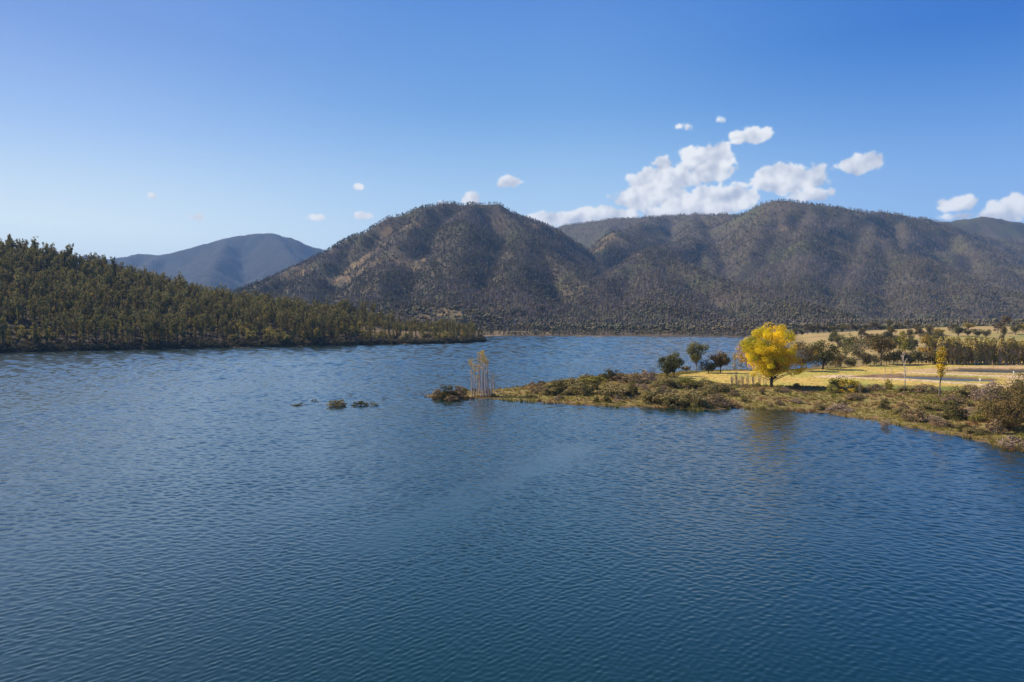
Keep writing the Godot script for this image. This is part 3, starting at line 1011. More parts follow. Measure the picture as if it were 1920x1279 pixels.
# ---------------------------------------------------------------- spit, mown ground, ponds and pasture
var near_land := Grid.new()
var far_land := Grid.new()
const LAND_SHORE := [Vector2(-22.36, -176.09), Vector2(-18.8, -171.34), Vector2(-13.25, -169.07), Vector2(-8.03, -170.77), Vector2(0, -165.76), Vector2(11.33, -160.53), Vector2(19.52, -155.61), Vector2(31.15, -152.81), Vector2(40.02, -150.1), Vector2(52.1, -150.99), Vector2(60.5, -148.35), Vector2(67.07, -142.52), Vector2(69.88, -134.94), Vector2(72.12, -129.44), Vector2(74.32, -121.38), Vector2(76.06, -115.31), Vector2(77.1, -110.29), Vector2(77.09, -104.38), Vector2(76.34, -94.27), Vector2(76.32, -81.49), Vector2(120.56, -78.94), Vector2(1723.98, -985), Vector2(392.51, -985), Vector2(285.71, -711.21), Vector2(247.75, -609.52), Vector2(207.8, -492.18), Vector2(179.78, -399.77), Vector2(151.87, -327.9), Vector2(125.34, -280.97), Vector2(108.96, -267.7), Vector2(91.24, -264.92), Vector2(75.94, -262.19), Vector2(64.68, -258.21), Vector2(54.93, -250.6), Vector2(40.76, -236.64), Vector2(24.79, -226.14), Vector2(9.84, -209.41), Vector2(0, -196.48), Vector2(-8.89, -189.18), Vector2(-17.34, -184.38), Vector2(-21.84, -179.82)]
const FIELD := [Vector2(48.66, -201.73), Vector2(54.55, -221.19), Vector2(66.16, -234.77), Vector2(95.56, -234.77), Vector2(114.25, -247.42), Vector2(142.4, -267.61), Vector2(177.9, -280.69), Vector2(240.13, -295.11), Vector2(144.6, -167.77), Vector2(120.94, -167.77), Vector2(108.83, -165.35), Vector2(103.29, -169.01), Vector2(94.86, -175.48), Vector2(84.42, -179.61), Vector2(74.32, -182.47), Vector2(63.9, -185.42), Vector2(55.53, -191.62)]
const TRACKS := [[Vector2(97.1, -211.99), Vector2(104.31, -208.14), Vector2(114.25, -202.63), Vector2(122.1, -194.88), Vector2(128.33, -186.17), Vector2(134.73, -175.48)], [Vector2(131.95, -227.78), Vector2(140.56, -224.43), Vector2(147.81, -217), Vector2(153.41, -212.97), Vector2(165.22, -211.01)], [Vector2(97.1, -211.99), Vector2(106.53, -215.98)]]
const POND_A := [Vector2(118.73, -212.97), Vector2(126.32, -218.03), Vector2(135.28, -215.98), Vector2(141.44, -210.05), Vector2(145.68, -204.43), Vector2(137.58, -197.39), Vector2(129.42, -199.11), Vector2(122.21, -205.35)]
const POND_B := [Vector2(150.54, -235.97), Vector2(165.49, -248.76), Vector2(176.22, -247.42), Vector2(191.59, -244.78), Vector2(180.09, -230.06), Vector2(164.86, -228.91), Vector2(156.45, -232.39)]
const DRY_BED := [Vector2(103.1, -212.38), Vector2(117.75, -221.19), Vector2(130.02, -224.43), Vector2(119.25, -207.2), Vector2(111.03, -208.52)]
const SANDY := [Vector2(132.8, -232.39), Vector2(147.52, -244.78), Vector2(166.09, -255.69), Vector2(214.4, -273.99), Vector2(139.61, -178.21), Vector2(132.93, -182.47), Vector2(151.44, -209.09), Vector2(144.08, -219.08)]
const LUSH := [Vector2(87.85, -186.93), Vector2(112.38, -183.93), Vector2(126.63, -179.61), Vector2(115.41, -161.84), Vector2(100.34, -164.16), Vector2(83.12, -176.83)]

func ground_at(x: float, z: float) -> float:
	return near_land.at(x, z) if z > -328.0 else far_land.at(x, z)

func land_height(p: Vector2, d: float, n: float) -> float:
	if d < 0.0:
		return maxf(-2.5, d * 0.22)
	var y := 0.35 * smoothstep(0.0, 3.0, d) + 1.7 * smoothstep(4.0, 27.0, d)
	y += 1.3 * bump(p.x, p.y, 27.43, -206.02, 20.0, 14.0) * smoothstep(0, 8, d)
	y += (0.3 * n) * smoothstep(2, 10, d) * (1.0 - smoothstep(24, 34, d))
	y += 11.0 * bump(p.x, p.y, 465.0, -640.0, 152.0, 130.0)
	if d > 60.0:
		y += n * 0.5 * smoothstep(330.0, 420.0, -p.y)
	return y

func make_land() -> void:
	var shore := PackedVector2Array(LAND_SHORE)
	var field := PackedVector2Array(FIELD)
	var pond_a := PackedVector2Array(POND_A)
	var pond_b := PackedVector2Array(POND_B)
	var bed := PackedVector2Array(DRY_BED)
	var sandy := PackedVector2Array(SANDY)
	var lush := PackedVector2Array(LUSH)
	var wide := noise(1.0 / 26.0, 3, 61)
	var fine := noise(1.0 / 3.2, 3, 62)
	var wig := noise(1.0 / 9.0, 2, 63)
	for g in [near_land, far_land]:
		var near: bool = g == near_land
		if near:
			g.x0 = -42.0; g.z0 = -334.0; g.step = 1.15; g.nx = 270; g.nz = 210
		else:
			g.x0 = 90.0; g.z0 = -1000.0; g.step = 6.0; g.nx = 150; g.nz = 113
		g.h.resize(g.nx * g.nz)
		var colors := PackedColorArray()
		colors.resize(g.h.size())
		for j in g.nz:
			for i in g.nx:
				var p := Vector2(g.x0 + i * g.step, g.z0 + j * g.step)
				var k: int = j * g.nx + i
				var f := fine.get_noise_2dv(p)
				var w := wide.get_noise_2dv(p)
				var d := inside(shore, p) + wig.get_noise_2dv(p) * 1.6
				var y := land_height(p, d, w)
				# scrubby bank: rough grass, dead bracken, mud at the edge
				var c := Color(0.22, 0.17, 0.065).lerp(Color(0.27, 0.24, 0.075), clampf(0.5 + 1.1 * w, 0, 1))
				c = mixc(c, Color(0.23, 0.13, 0.065), (f + w * 0.8) * 1.3)
				if d < 3.5:
					c = mixc(Color(0.12, 0.08, 0.045), c, (d + f * 1.5) / 3.5)
				if near:
					var q := inside(field, p) + f * 1.2 if p.x > 40.0 else -99.0
					if q > -1.0:
						var grass := Color(0.58, 0.41, 0.115).lerp(Color(0.41, 0.38, 0.09), clampf(0.45 + 1.7 * w + 1.0 * f, 0, 1))
						grass = mixc(grass, Color(0.17, 0.21, 0.045), (inside(lush, p) + 2.0 + 4.0 * w) * 0.2)
						c = mixc(c, grass, (q + 1.0) * 0.5)
						var s := inside(sandy, p)
						c = mixc(c, Color(0.56, 0.39, 0.21).lerp(Color(0.45, 0.34, 0.14), clampf(0.5 + 2.0 * w + f, 0, 1)), (s + f * 2.0 + 1.0) * 0.5)
						for t in TRACKS:
							var e := 1e9
							for u in t.size() - 1:
								e = minf(e, p.distance_to(Geometry2D.get_closest_point_to_segment(p, t[u], t[u + 1])))
							c = mixc(Color(0.66, 0.50, 0.34), c, (e - 1.9 + f * 1.2) * 0.8)
						s = inside(bed, p)
						c = mixc(c, Color(0.20, 0.115, 0.075).lerp(Color(0.30, 0.2, 0.12), clampf(0.5 + 2.0 * f, 0, 1)), (s + 0.5) * 0.6)
						y -= 0.45 * smoothstep(0.0, 3.0, s)
						s = maxf(inside(pond_a, p), inside(pond_b, p))
						if s > -5.0:
							c = mixc(c, Color(0.17, 0.12, 0.07), (s + 2.2 + f) * 0.6)
							y -= 0.85 * smoothstep(-2.5, 2.0, s)
				else:
					var rise := smoothstep(-310.0, -380.0, p.y)
					var straw := Color(0.41, 0.285, 0.13).lerp(Color(0.33, 0.275, 0.10), clampf(0.5 + 1.3 * w, 0, 1))
					straw = mixc(straw, Color(0.22, 0.23, 0.065), (bump(p.x, p.y, 400.0, -520.0, 150.0, 40.0) + w * 0.6 - 0.3))
					c = mixc(c, straw, rise * smoothstep(2.0, 14.0, d))
				g.h[k] = y
				colors[k] = c
		structure("spit_ground" if near else "pasture", g.mesh(colors, -2.0), M.ground)
	pond("pond", pond_a, 1.42)
	pond("pond", pond_b, 1.42)

func pond(called: String, poly: PackedVector2Array, y: float) -> void:
	var lo := poly[0]
	var hi := poly[0]
	for p in poly:
		lo = lo.min(p)
		hi = hi.max(p)
	lo -= Vector2(3, 3)
	hi += Vector2(3, 3)
	var b := Bag.new()
	var k := Color(1, 1, 1)
	var mm := PlaneMesh.new()
	mm.size = hi - lo
	var o := structure(called, mm, M.pond)
	o.position = Vector3((lo.x + hi.x) * 0.5, y, (lo.y + hi.y) * 0.5)

func make_tufts() -> void:                      # rough grass over the bank
	var kinds := []
	for s in 3:
		rng.seed = 700 + s
		var b := Bag.new()
		for i in 13:
			var a := rnd(0, TAU)
			var foot := Vector3(rnd(-0.22, 0.22), -0.05, rnd(-0.22, 0.22))
			var tip := foot + Vector3(cos(a) * rnd(0.1, 0.4), rnd(0.35, 1.0), sin(a) * rnd(0.1, 0.4))
			var side := Vector3(-sin(a), 0, cos(a)) * 0.05
			var k := shade(Color(1, 1, 1), 0.3)
			b.tri(foot + side, tip, foot - side, k)
		kinds.append(b.mesh())
	var shore := PackedVector2Array(LAND_SHORE)
	var field := PackedVector2Array(FIELD)
	var wide := noise(1.0 / 17.0, 3, 71)
	var places := [[], [], []]
	var tints := [PackedColorArray(), PackedColorArray(), PackedColorArray()]
	rng.seed = 7171
	for i in 30000:
		var z := -rnd(98.0, 262.0)
		var x := rnd(-24.0, -z * 0.80)
		var d := near_land.at(x, z)
		var p := Vector2(x, z)
		var reedy: bool = d > -0.35 and wide.get_noise_2d(x * 1.7 + 90.0, z * 1.7) > 0.05
		if d < 0.04 and not reedy:
			continue
		var mown := Geometry2D.is_point_in_polygon(p, field)
		if mown and (rng.randf() < 0.5 or d < 1.7):
			continue
		var w := wide.get_noise_2dv(p)
		var c := Color(0.26, 0.20, 0.065).lerp(Color(0.22, 0.21, 0.05), clampf(0.5 + 1.5 * w, 0, 1))
		if w < -0.12 and rng.randf() < 0.7:
			c = Color(0.25, 0.145, 0.07)
		var tall := rnd(0.3, 0.75)
		if d < 0.12 and reedy:
			tall = rnd(0.7, 1.3) + maxf(0.0, -d)
		elif d < 0.5:
			tall *= 0.8
			if rng.randf() < 0.5:
				c = Color(0.30, 0.25, 0.055)
		if mown:
			tall = rnd(0.08, 0.2)
			c = Color(0.52, 0.38, 0.12).lerp(Color(0.36, 0.34, 0.085), rng.randf())
		var n := rng.randi() % 3
		places[n].append(Transform3D(Basis(Vector3.UP, rnd(0, TAU)).scaled(Vector3(rnd(0.8, 1.5), tall, rnd(0.8, 1.5))), Vector3(x, d, z)))
		tints[n].push_back(shade(c, 0.25))
	for n in 3:
		scatter("grass", "rough dry grass and bracken over the scrubby bank", "grass", kinds[n], places[n], tints[n], M.leaf)

# ---------------------------------------------------------------- what stands there
func make_right_side() -> void:
	var bark_dark := Color(0.06, 0.048, 0.04)
	var bark_grey := Color(0.20, 0.165, 0.14)
	var bark_pale := Color(0.46, 0.38, 0.32)
	# --- the autumn poplar and the trees round it
	var gold := [Color(0.36, 0.35, 0.03), Color(0.9, 0.65, 0.022), Color(0.62, 0.53, 0.028), Color(0.92, 0.53, 0.02), Color(0.86, 0.64, 0.022), Color(0.95, 0.68, 0.02)]
	var t := grow(301, 16.99, 14.76, 0.13, 0, 270, 170, 0.155, gold, bark_dark, 0.42, 0.2)
	put_tree("poplar_tree", Vector2(68.23, -179.2), t, "large round poplar in bright yellow autumn leaf on the edge of the mown ground", "tree", "", 0.3, Vector3.ONE, M.leaf_gold)
	t = grow(302, 11.14, 9.35, 0.2, 2, 34, 46, 0.3, [Color(0.40, 0.28, 0.05), Color(0.55, 0.33, 0.05), Color(0.6, 0.36, 0.05)], bark_grey, 0.2)
	put_tree("poplar_tree", Vector2(81.82, -237.55), t, "smaller orange poplar half hidden behind the large yellow poplar", "tree")
	var trees := [
		["dark_tree", 46.84, -205.53, 6.74, 5.78, -0.04, 3, 34, 60, 0.22, "dark", 0, 0.2, "dense dark green bushy tree where the mown ground meets the spit", 500],
		["dark_tree", 50.88, -213.74, 7.68, 6.01, 0.05, 3, 34, 60, 0.22, "euc", 0, 0.2, "olive round headed tree just behind the dark bushy tree on the spit", 501],
		["gum_tree", 61.7, -227.78, 11.21, 8.54, 0.3, 1, 46, 70, 0.22, "euc", 1, 0.22, "tall gum tree with a clear trunk and lobed crown beside the bay", 502],
		["small_tree", 57.91, -225.54, 2.64, 3, 0.35, 0, 10, 40, 0.2, "bronze", 0, 0.08, "tiny round bronze tree beside the tall gum tree", 503],
		["dark_tree", 65.62, -227.78, 4.27, 6.41, 0.05, 3, 22, 60, 0.22, "dark", 0, 0.15, "low spreading dark green tree between two taller trees by the water", 504],
		["dark_tree", 69.72, -227.78, 7.12, 7.83, 0.26, 1, 44, 70, 0.22, "bronze", 0, 0.2, "flat topped dark bronze tree with a bare trunk beside the bay", 505],
		["poplar_sapling", 94.12, -288.42, 8.56, 3.15, 0.15, 2, 12, 34, 0.2, "straw", 1, 0.08, "pale straw coloured sapling standing by the bay behind the mown ground", 506],
		["poplar_sapling", 99.59, -295.3, 7.84, 3, 0.15, 2, 12, 34, 0.2, "straw", 1, 0.08, "second pale straw coloured sapling close to the orange poplar", 507],
		["dark_tree", 99.88, -234.97, 10.28, 9.91, 0.06, 3, 46, 70, 0.25, "bronze", 1, 0.22, "dull bronze tree close behind the large yellow poplar", 508],
		["dark_tree", 110.59, -242.33, 10.98, 11.36, 0.0, 3, 46, 80, 0.25, "dark", 0, 0.3, "very dark dense round tree casting a shadow on the mown grass", 509],
		["poplar_tree", 137.19, -304.95, 9.05, 6.67, 0.15, 0, 18, 44, 0.28, "gold", 1, 0.15, "small golden tree behind the very dark round tree", 510],
		["gum_tree", 157.18, -321.46, 12.56, 10.05, 0.2, 0, 30, 56, 0.28, "euc", 1, 0.25, "olive gum tree behind the bay next to the golden tree", 511],
		["gum_tree", 133.4, -261.44, 10.62, 10.62, 0.3, 1, 30, 56, 0.26, "grey", 2, 0.2, "pale greyish gum tree with a light forked trunk beside the big dark gum", 512],
		["gum_tree", 144.84, -267.46, 12.96, 11.7, 0.3, 0, 46, 70, 0.28, "bronze", 1, 0.28, "big dark round headed gum tree at the back of the mown ground", 513],
		["poplar_tree", 179.63, -314.55, 12.78, 5.9, 0.1, 2, 26, 44, 0.28, "limegold", 1, 0.16, "lime and gold poplar standing behind the leafless birch", 514],
		["dark_tree", 195.62, -332.56, 10.39, 6.76, 0.2, 0, 20, 50, 0.28, "dark", 0, 0.18, "small dark tree between two autumn poplars behind the ponds", 515],
		["poplar_tree", 166.24, -273.77, 12.41, 7.27, 0.15, 2, 30, 46, 0.28, "orange", 1, 0.2, "green and orange poplar at the end of the plantation belt", 516],
		["gum_tree", 122.73, -257.06, 6.02, 5.22, 0.15, 0, 14, 44, 0.24, "bronze", 1, 0.14, "low brown tree at the head of the bay", 517],
		["small_tree", 139.05, -264.42, 5.78, 6.2, 0.1, 0, 14, 44, 0.25, "grey", 1, 0.12, "greyish undergrowth tree at the foot of the big dark gum", 518],
		["small_tree", 151.39, -270.58, 5.5, 6.34, 0.1, 0, 14, 44, 0.25, "bronze", 0, 0.12, "brown undergrowth tree beside the big dark gum", 519],
		["small_tree", 157.96, -270.58, 5.07, 6.34, 0.1, 0, 14, 44, 0.25, "grey", 0, 0.12, "low dull tree behind the leafless birch", 520],
		["small_tree", 161.35, -270.58, 5.5, 5.07, 0.08, 0, 14, 44, 0.25, "dark", 0, 0.12, "low dark tree beside the green and orange poplar", 521],
		["poplar_tree", 96.79, -154.16, 12.53, 2.65, 0.36, 2, 26, 60, 0.15, "gold", 1, 0.17, "narrow yellow columnar poplar on the scrubby bank", 522],
		["small_tree", 42.43, -219.41, 2.23, 1.54, 0.4, 0, 8, 40, 0.14, "euc", 0, 0.06, "very small lone tree on the crest of the spit's mound", 523],
		["bank_tree", 86.17, -117.66, 8.46, 8.82, -0.05, 3, 110, 80, 0.13, "bronze", 0, 0.2, "big bushy olive and rust tree on the bank below the ponds", 524],
		["bank_tree", 92.72, -121.17, 9.47, 8.52, -0.05, 3, 90, 80, 0.13, "euc", 0, 0.2, "second bushy tree beside the big rust coloured one on the bank", 525],
		["undergrowth_tree", 125.4, -264.42, 4.62, 4.76, 0.04, 0, 12, 44, 0.25, "bronze", 1, 0.1, "low brown tree in the undergrowth behind the mown ground", 526],
		["undergrowth_tree", 127.85, -264.78, 4.96, 4.87, 0.04, 0, 12, 44, 0.25, "grey", 1, 0.1, "low greyish tree in the undergrowth behind the mown ground", 527],
		["undergrowth_tree", 131.14, -265.14, 4.28, 5.39, 0.04, 0, 12, 44, 0.25, "euc", 1, 0.1, "low olive tree in the undergrowth behind the mown ground", 528],
		["undergrowth_tree", 132.98, -265.5, 6.05, 6.22, 0.04, 0, 12, 44, 0.25, "grey", 1, 0.1, "low greyish tree in the undergrowth behind the mown ground", 529],
		["undergrowth_tree", 136.9, -265.87, 5.74, 5.03, 0.04, 0, 12, 44, 0.25, "bronze", 1, 0.1, "low brown tree in the undergrowth behind the mown ground", 530],
		["undergrowth_tree", 138.76, -266.23, 5.28, 5.15, 0.04, 0, 12, 44, 0.25, "dark", 1, 0.1, "low dark tree in the undergrowth behind the mown ground", 531],
		["undergrowth_tree", 141.87, -266.6, 4.53, 4.8, 0.04, 0, 12, 44, 0.25, "grey", 1, 0.1, "low greyish tree in the undergrowth behind the mown ground", 532],
		["undergrowth_tree", 146.66, -266.97, 4.62, 6.52, 0.04, 0, 12, 44, 0.25, "bronze", 1, 0.1, "low brown tree in the undergrowth behind the mown ground", 533],
		["undergrowth_tree", 148.12, -267.34, 5.91, 6.28, 0.04, 0, 12, 44, 0.25, "euc", 1, 0.1, "low olive tree in the undergrowth behind the mown ground", 534],
		["undergrowth_tree", 151.26, -267.71, 5.86, 5.01, 0.04, 0, 12, 44, 0.25, "bronze", 1, 0.1, "low brown tree in the undergrowth behind the mown ground", 535],
		["undergrowth_tree", 153.56, -268.08, 4.84, 5.92, 0.04, 0, 12, 44, 0.25, "grey", 1, 0.1, "low greyish tree in the undergrowth behind the mown ground", 536],
		["undergrowth_tree", 155.46, -268.45, 5.73, 6.41, 0.04, 0, 12, 44, 0.25, "bronze", 1, 0.1, "low brown tree in the undergrowth behind the mown ground", 537],
		["undergrowth_tree", 159.04, -268.82, 6.05, 4.8, 0.04, 0, 12, 44, 0.25, "euc", 1, 0.1, "low olive tree in the undergrowth behind the mown ground", 538],
		["undergrowth_tree", 161.79, -269.2, 5.48, 6.04, 0.04, 0, 12, 44, 0.25, "grey", 1, 0.1, "low greyish tree in the undergrowth behind the mown ground", 539],
		["undergrowth_tree", 165.39, -269.57, 5.28, 5.01, 0.04, 0, 12, 44, 0.25, "bronze", 1, 0.1, "low brown tree in the undergrowth behind the mown ground", 540],
		["undergrowth_tree", 167.31, -269.95, 5.22, 4.83, 0.04, 0, 12, 44, 0.25, "euc", 1, 0.1, "low olive tree in the undergrowth behind the mown ground", 541]]
	for q in trees:
		# name, x, z, tall, wide, bare trunk share, form, clumps, leaves, leaf, palette, bark, trunk radius, label
		var pal: Array = PALETTES[q[10]]
		t = grow(q[14], q[3], q[4], q[5], q[6], q[7], q[8], q[9], pal, [bark_dark, bark_grey, bark_pale][q[11]], q[12])
		put_tree(q[0], Vector2(q[1], q[2]), t, q[13], "tree", "undergrowth behind the mown ground" if q[0] == "undergrowth_tree" else "", q[14] * 1.7)
	# --- the clump of thin poplars at the end of the spit
	var stems := [[-10.23, -174.1, 9.25, 1], [-9.62, -172.88, 8.37, 1], [-9, -174.1, 5.44, 0.2], [-8.52, -175.33, 9.04, 0.3], [-7.86, -172.88, 10.81, 1], [-7.5, -174.1, 11.15, 1], [-7.05, -172.88, 11.21, 1], [-6.73, -175.33, 10.68, 1], [-6.23, -172.88, 9.45, 0.3], [-5.87, -174.1, 10.06, 0.4], [-5.28, -172.88, 6.75, 0.1], [-4.64, -174.1, 5.71, 0.1]]
	for i in stems.size():
		var q: Array = stems[i]
		rng.seed = 330 + i
		var wood := Bag.new()
		var green := Bag.new()
		var tall: float = q[2]
		var tip := Vector3(rnd(-0.7, 0.7), tall, rnd(-0.6, 0.6))
		wood.limb(Vector3(0, -0.4, 0), tip * 0.5, 0.16, 0.12, 5, bark_pale)
		wood.limb(tip * 0.5, tip, 0.12, 0.03, 5, bark_pale)
		for b in 34:
			var h := rnd(0.15, 0.97)
			var a := rnd(0, TAU)
			var r := rnd(0.3, 0.85) * (1.15 - h * 0.7)
			wood.limb(tip * h, tip * h + Vector3(cos(a) * r, r * 1.8, sin(a) * r), 0.035, 0.012, 3, shade(bark_pale, 0.15))
		var leafy: float = q[3]
		for b in int(18 * leafy) + 3:
			var h := rnd(0.8, 1.03) if b % 3 > 0 else rnd(0.4, 0.9)
			clump(green, tip * h + ball() * Vector3(0.6, 0.3, 0.6), Vector3(0.4, 0.4, 0.4), 11, 0.12, shade([Color(0.62, 0.40, 0.03), Color(0.48, 0.36, 0.04)][b % 2], 0.15), 0.25)
		put_tree("poplar_sapling", Vector2(q[0], q[1]), [wood.mesh(), green.mesh()], "thin pale poplar tufted with yellow leaves in the clump on the spit" if leafy > 0.5 else "thin pale leafless poplar in the clump on the spit", "tree", "poplar clump at the spit's tip")
	# --- shrubs
	var olive := [Color(0.24, 0.20, 0.08), Color(0.31, 0.25, 0.11), Color(0.21, 0.185, 0.07)]
	var dark := [Color(0.08, 0.085, 0.03), Color(0.13, 0.12, 0.04), Color(0.10, 0.085, 0.036)]
	var brown := [Color(0.24, 0.165, 0.10), Color(0.30, 0.215, 0.13), Color(0.21, 0.165, 0.085)]
	var lilac := [Color(0.33, 0.24, 0.20), Color(0.27, 0.195, 0.165), Color(0.37, 0.285, 0.215)]
	var lime := [Color(0.22, 0.21, 0.045), Color(0.30, 0.26, 0.05), Color(0.16, 0.15, 0.04)]
	var yellow := [Color(0.40, 0.29, 0.03), Color(0.55, 0.36, 0.03), Color(0.24, 0.23, 0.04), Color(0.14, 0.15, 0.035)]
	var families := [olive, dark, brown, lilac, lime, yellow]
	var made := []
	for f in 6:
		var row := []
		for s in 4:
			row.append(shrub(400 + f * 10 + s, families[f], bark_grey if f >= 2 else bark_dark, 34 if f != 3 else 26, 52 if f != 3 else 30, 0.033))
		made.append(row)
	var look := ["olive brown rounded shrub", "dark green dense shrub", "brown leaved shrub", "greyish lilac twiggy shrub", "yellow green soft shrub", "bright yellow and green shrub"]
	var names := ["olive_shrub", "green_shrub", "brown_shrub", "twiggy_shrub", "lime_shrub", "yellow_shrub"]
	var shrubs := [[-18.44, -170.51, 3.36, 4, 2, ""], [-15.93, -169.34, 4.58, 5.29, 1, ""], [-13.36, -170.51, 3.64, 4.53, 2, ""], [-14.67, -167.06, 1.92, 3.92, 2, ""], [4.65, -169.34, 1.39, 3.7, 0, ""], [6.94, -177.09, 3.2, 6.09, 2, ""], [11.71, -175.8, 4.04, 6.32, 1, ""], [9.5, -173.28, 2.84, 5.42, 0, ""], [16.97, -173.28, 3.98, 7.85, 0, ""], [20.79, -189.58, 3.11, 6.52, 4, ""], [16.09, -186.66, 2.76, 7.29, 0, ""], [28.36, -195.72, 3.53, 7.65, 1, ""], [24.14, -192.6, 2.21, 6.02, 4, ""], [21, -172.88, 3.12, 4.59, 1, ""], [25.05, -168.19, 4.42, 9.2, 0, ""], [29.86, -169.34, 3.06, 3.97, 1, ""], [34.16, -189.58, 3.11, 8.89, 2, ""], [30.93, -192.6, 2.53, 6.02, 2, ""], [39.09, -195.72, 3.53, 5.2, 3, ""], [32.93, -158.52, 4.42, 7.43, 0, ""], [36.6, -154.56, 4.31, 7.25, 0, ""], [40.95, -153.6, 4.54, 7.92, 0, ""], [46.65, -154.56, 3.55, 6.76, 2, ""], [52.96, -173.28, 3.13, 6.77, 0, ""], [49.95, -177.09, 3.49, 6.92, 0, ""], [45.1, -177.09, 3.49, 6.92, 4, ""], [40.24, -177.09, 3.49, 6.92, 0, ""], [54.47, -167.06, 1.64, 2.87, 2, ""], [36.42, -165.94, 3.54, 6.48, 2, ""], [48.45, -167.06, 3.01, 5.74, 0, ""], [65.03, -156.51, 1.54, 3.91, 3, ""], [67.7, -149.89, 1.72, 2.58, 2, ""], [69.76, -144.64, 2.14, 5.65, 3, ""], [82.39, -168.19, 4.69, 7.88, 5, ""], [78.04, -165.94, 2.45, 3.89, 4, ""], [86.27, -169.34, 2.22, 5.29, 2, ""], [68.63, -124.93, 2.46, 2.73, 3, ""], [79.78, -138.96, 2.28, 3.69, 0, ""], [77.63, -130.87, 3.22, 4.91, 2, ""], [79.45, -128.16, 2.1, 4.41, 3, ""], [84.92, -130.87, 3.65, 6.13, 1, ""], [78.23, -123.06, 1.62, 3.85, 2, ""], [86.88, -129.5, 2.76, 4.05, 3, ""], [100.8, -165.94, 2.72, 7.78, 2, ""], [96.9, -167.06, 2.47, 5.74, 0, ""], [103.07, -156.51, 3.34, 7.34, 0, ""], [102.78, -148.1, 4.13, 6.25, 3, ""], [86.66, -126.2, 2.48, 3.94, 4, ""], [82.6, -116.13, 2.86, 3.45, 2, ""], [79.32, -116.13, 1.91, 3.63, 0, ""], [77.47, -104.35, 2.4, 4.89, 3, ""], [90.44, -129.5, 3.61, 5.06, 0, ""], [93.01, -144.64, 2.37, 5.65, 2, ""], [95.73, -173.28, 3.13, 2.44, 5, ""], [90.87, -170.51, 2.24, 5.33, 2, ""], [114.14, -169.34, 2.22, 5.29, 2, ""], [119.72, -169.34, 3.33, 4.76, 3, ""], [107.48, -148.99, 3.67, 5.82, 0, ""], [85.98, -140.53, 2.08, 4.39, 0, ""], [78.53, -156.51, 1.8, 4.89, 2, ""]]
	rng.seed = 515
	var field := PackedVector2Array(FIELD)
	var extra := 0
	while extra < 150:                           # smaller growth between the larger shrubs
		var z := -rnd(104.0, 240.0)
		var x := rnd(-18.0, -z * 0.77)
		var h := near_land.at(x, z)
		if h < 0.25 or Geometry2D.is_point_in_polygon(Vector2(x, z), field) or (z < -190.0 and x > 45.0):
			continue
		var s := rnd(0.8, 1.9)
		shrubs.append([x, z, s, s * rnd(1.1, 1.7), [0, 0, 2, 2, 3, 4, 1][rng.randi() % 7], ""])
		extra += 1
	for q in shrubs:
		var f: int = q[4]
		var x: float = q[0]
		var z: float = q[1]
		var where: String = "on the narrow spit" if x < 12.0 else ("on the scrubby mound of the spit" if x < 52.0 else ("on the bank below the yellow poplar" if x < 72.0 else "on the scrubby bank below the ponds"))
		var size: String = "small " if q[2] < 1.7 else ""
		var label: String = q[5] if q[5] else size + look[f] + " " + where
		var pair: Array = made[f][rng.randi() % 4]
		var h := maxf(-0.25, ground_at(x, z))
		var o := thing(names[f], Vector3(x, h - 0.05, z), rnd(0, TAU), label, "shrub", "" if q[5] else look[f] + "s " + where)
		o.scale = Vector3(q[3], q[2], q[3] * rnd(0.8, 1.0))
		part("stems", pair[0], M.bark, o)
		part("foliage", pair[1], M.leaf, o)
	# --- drowned bushes standing in the lake
	for q in [[-49.66, -157.54, 0.98, 3.45, 1, 14, 451, "low dark drowned bush, the farthest out of the row in the lake"], [-47.79, -165.22, 0.77, 2.32, 1, 12, 452, "tiny dark drowned bush beyond the row of bushes in the lake"], [-40.02, -155.61, 1.82, 4.86, 0, 34, 453, "rounded olive drowned bush, tallest of those standing in the lake"], [-34.86, -156.57, 1.35, 4.16, 1, 26, 454, "long flat dark green drowned bush in the lake"], [-32.16, -156.57, 0.98, 2.94, 4, 18, 455, "low yellow green bush touching the long flat one in the lake"]]:
		var pair: Array = shrub(q[6], families[q[4]], bark_dark, q[5], 30, 0.05)
		var o := thing("flooded_bush", Vector3(q[0], -0.25, q[1]), 0.0, q[7], "shrub")
		o.scale = Vector3(q[3], q[2] + 0.25, q[3] * 0.6)
		part("stems", pair[0], M.bark, o)
		part("foliage", pair[1], M.leaf, o)
	for q in [[-42.38, -177.32, 0.83, 1.8, "faint grey branches of a drowned shrub beyond the lake bushes", 461], [-31.54, -169.07, 0.66, 2.11, "grey branches poking out of the lake toward the spit", 462], [-24.66, -179.82, 0.56, 4.21, "flat bleached branches lying in the shallows off the spit's tip", 463], [-10.07, -160.53, 0.5, 2.51, "dark branches in the shallows below the poplar clump", 464]]:
		var o := thing("drowned_branches", Vector3(q[0], -0.2, q[1]), 0.0, q[4], "branches")
		part("branches", bare(q[5], q[2], q[3], 9, 4, 0.03, Color(0.2, 0.15, 0.13)), M.bark, o)
	# --- leafless saplings and trees
	var n := 0
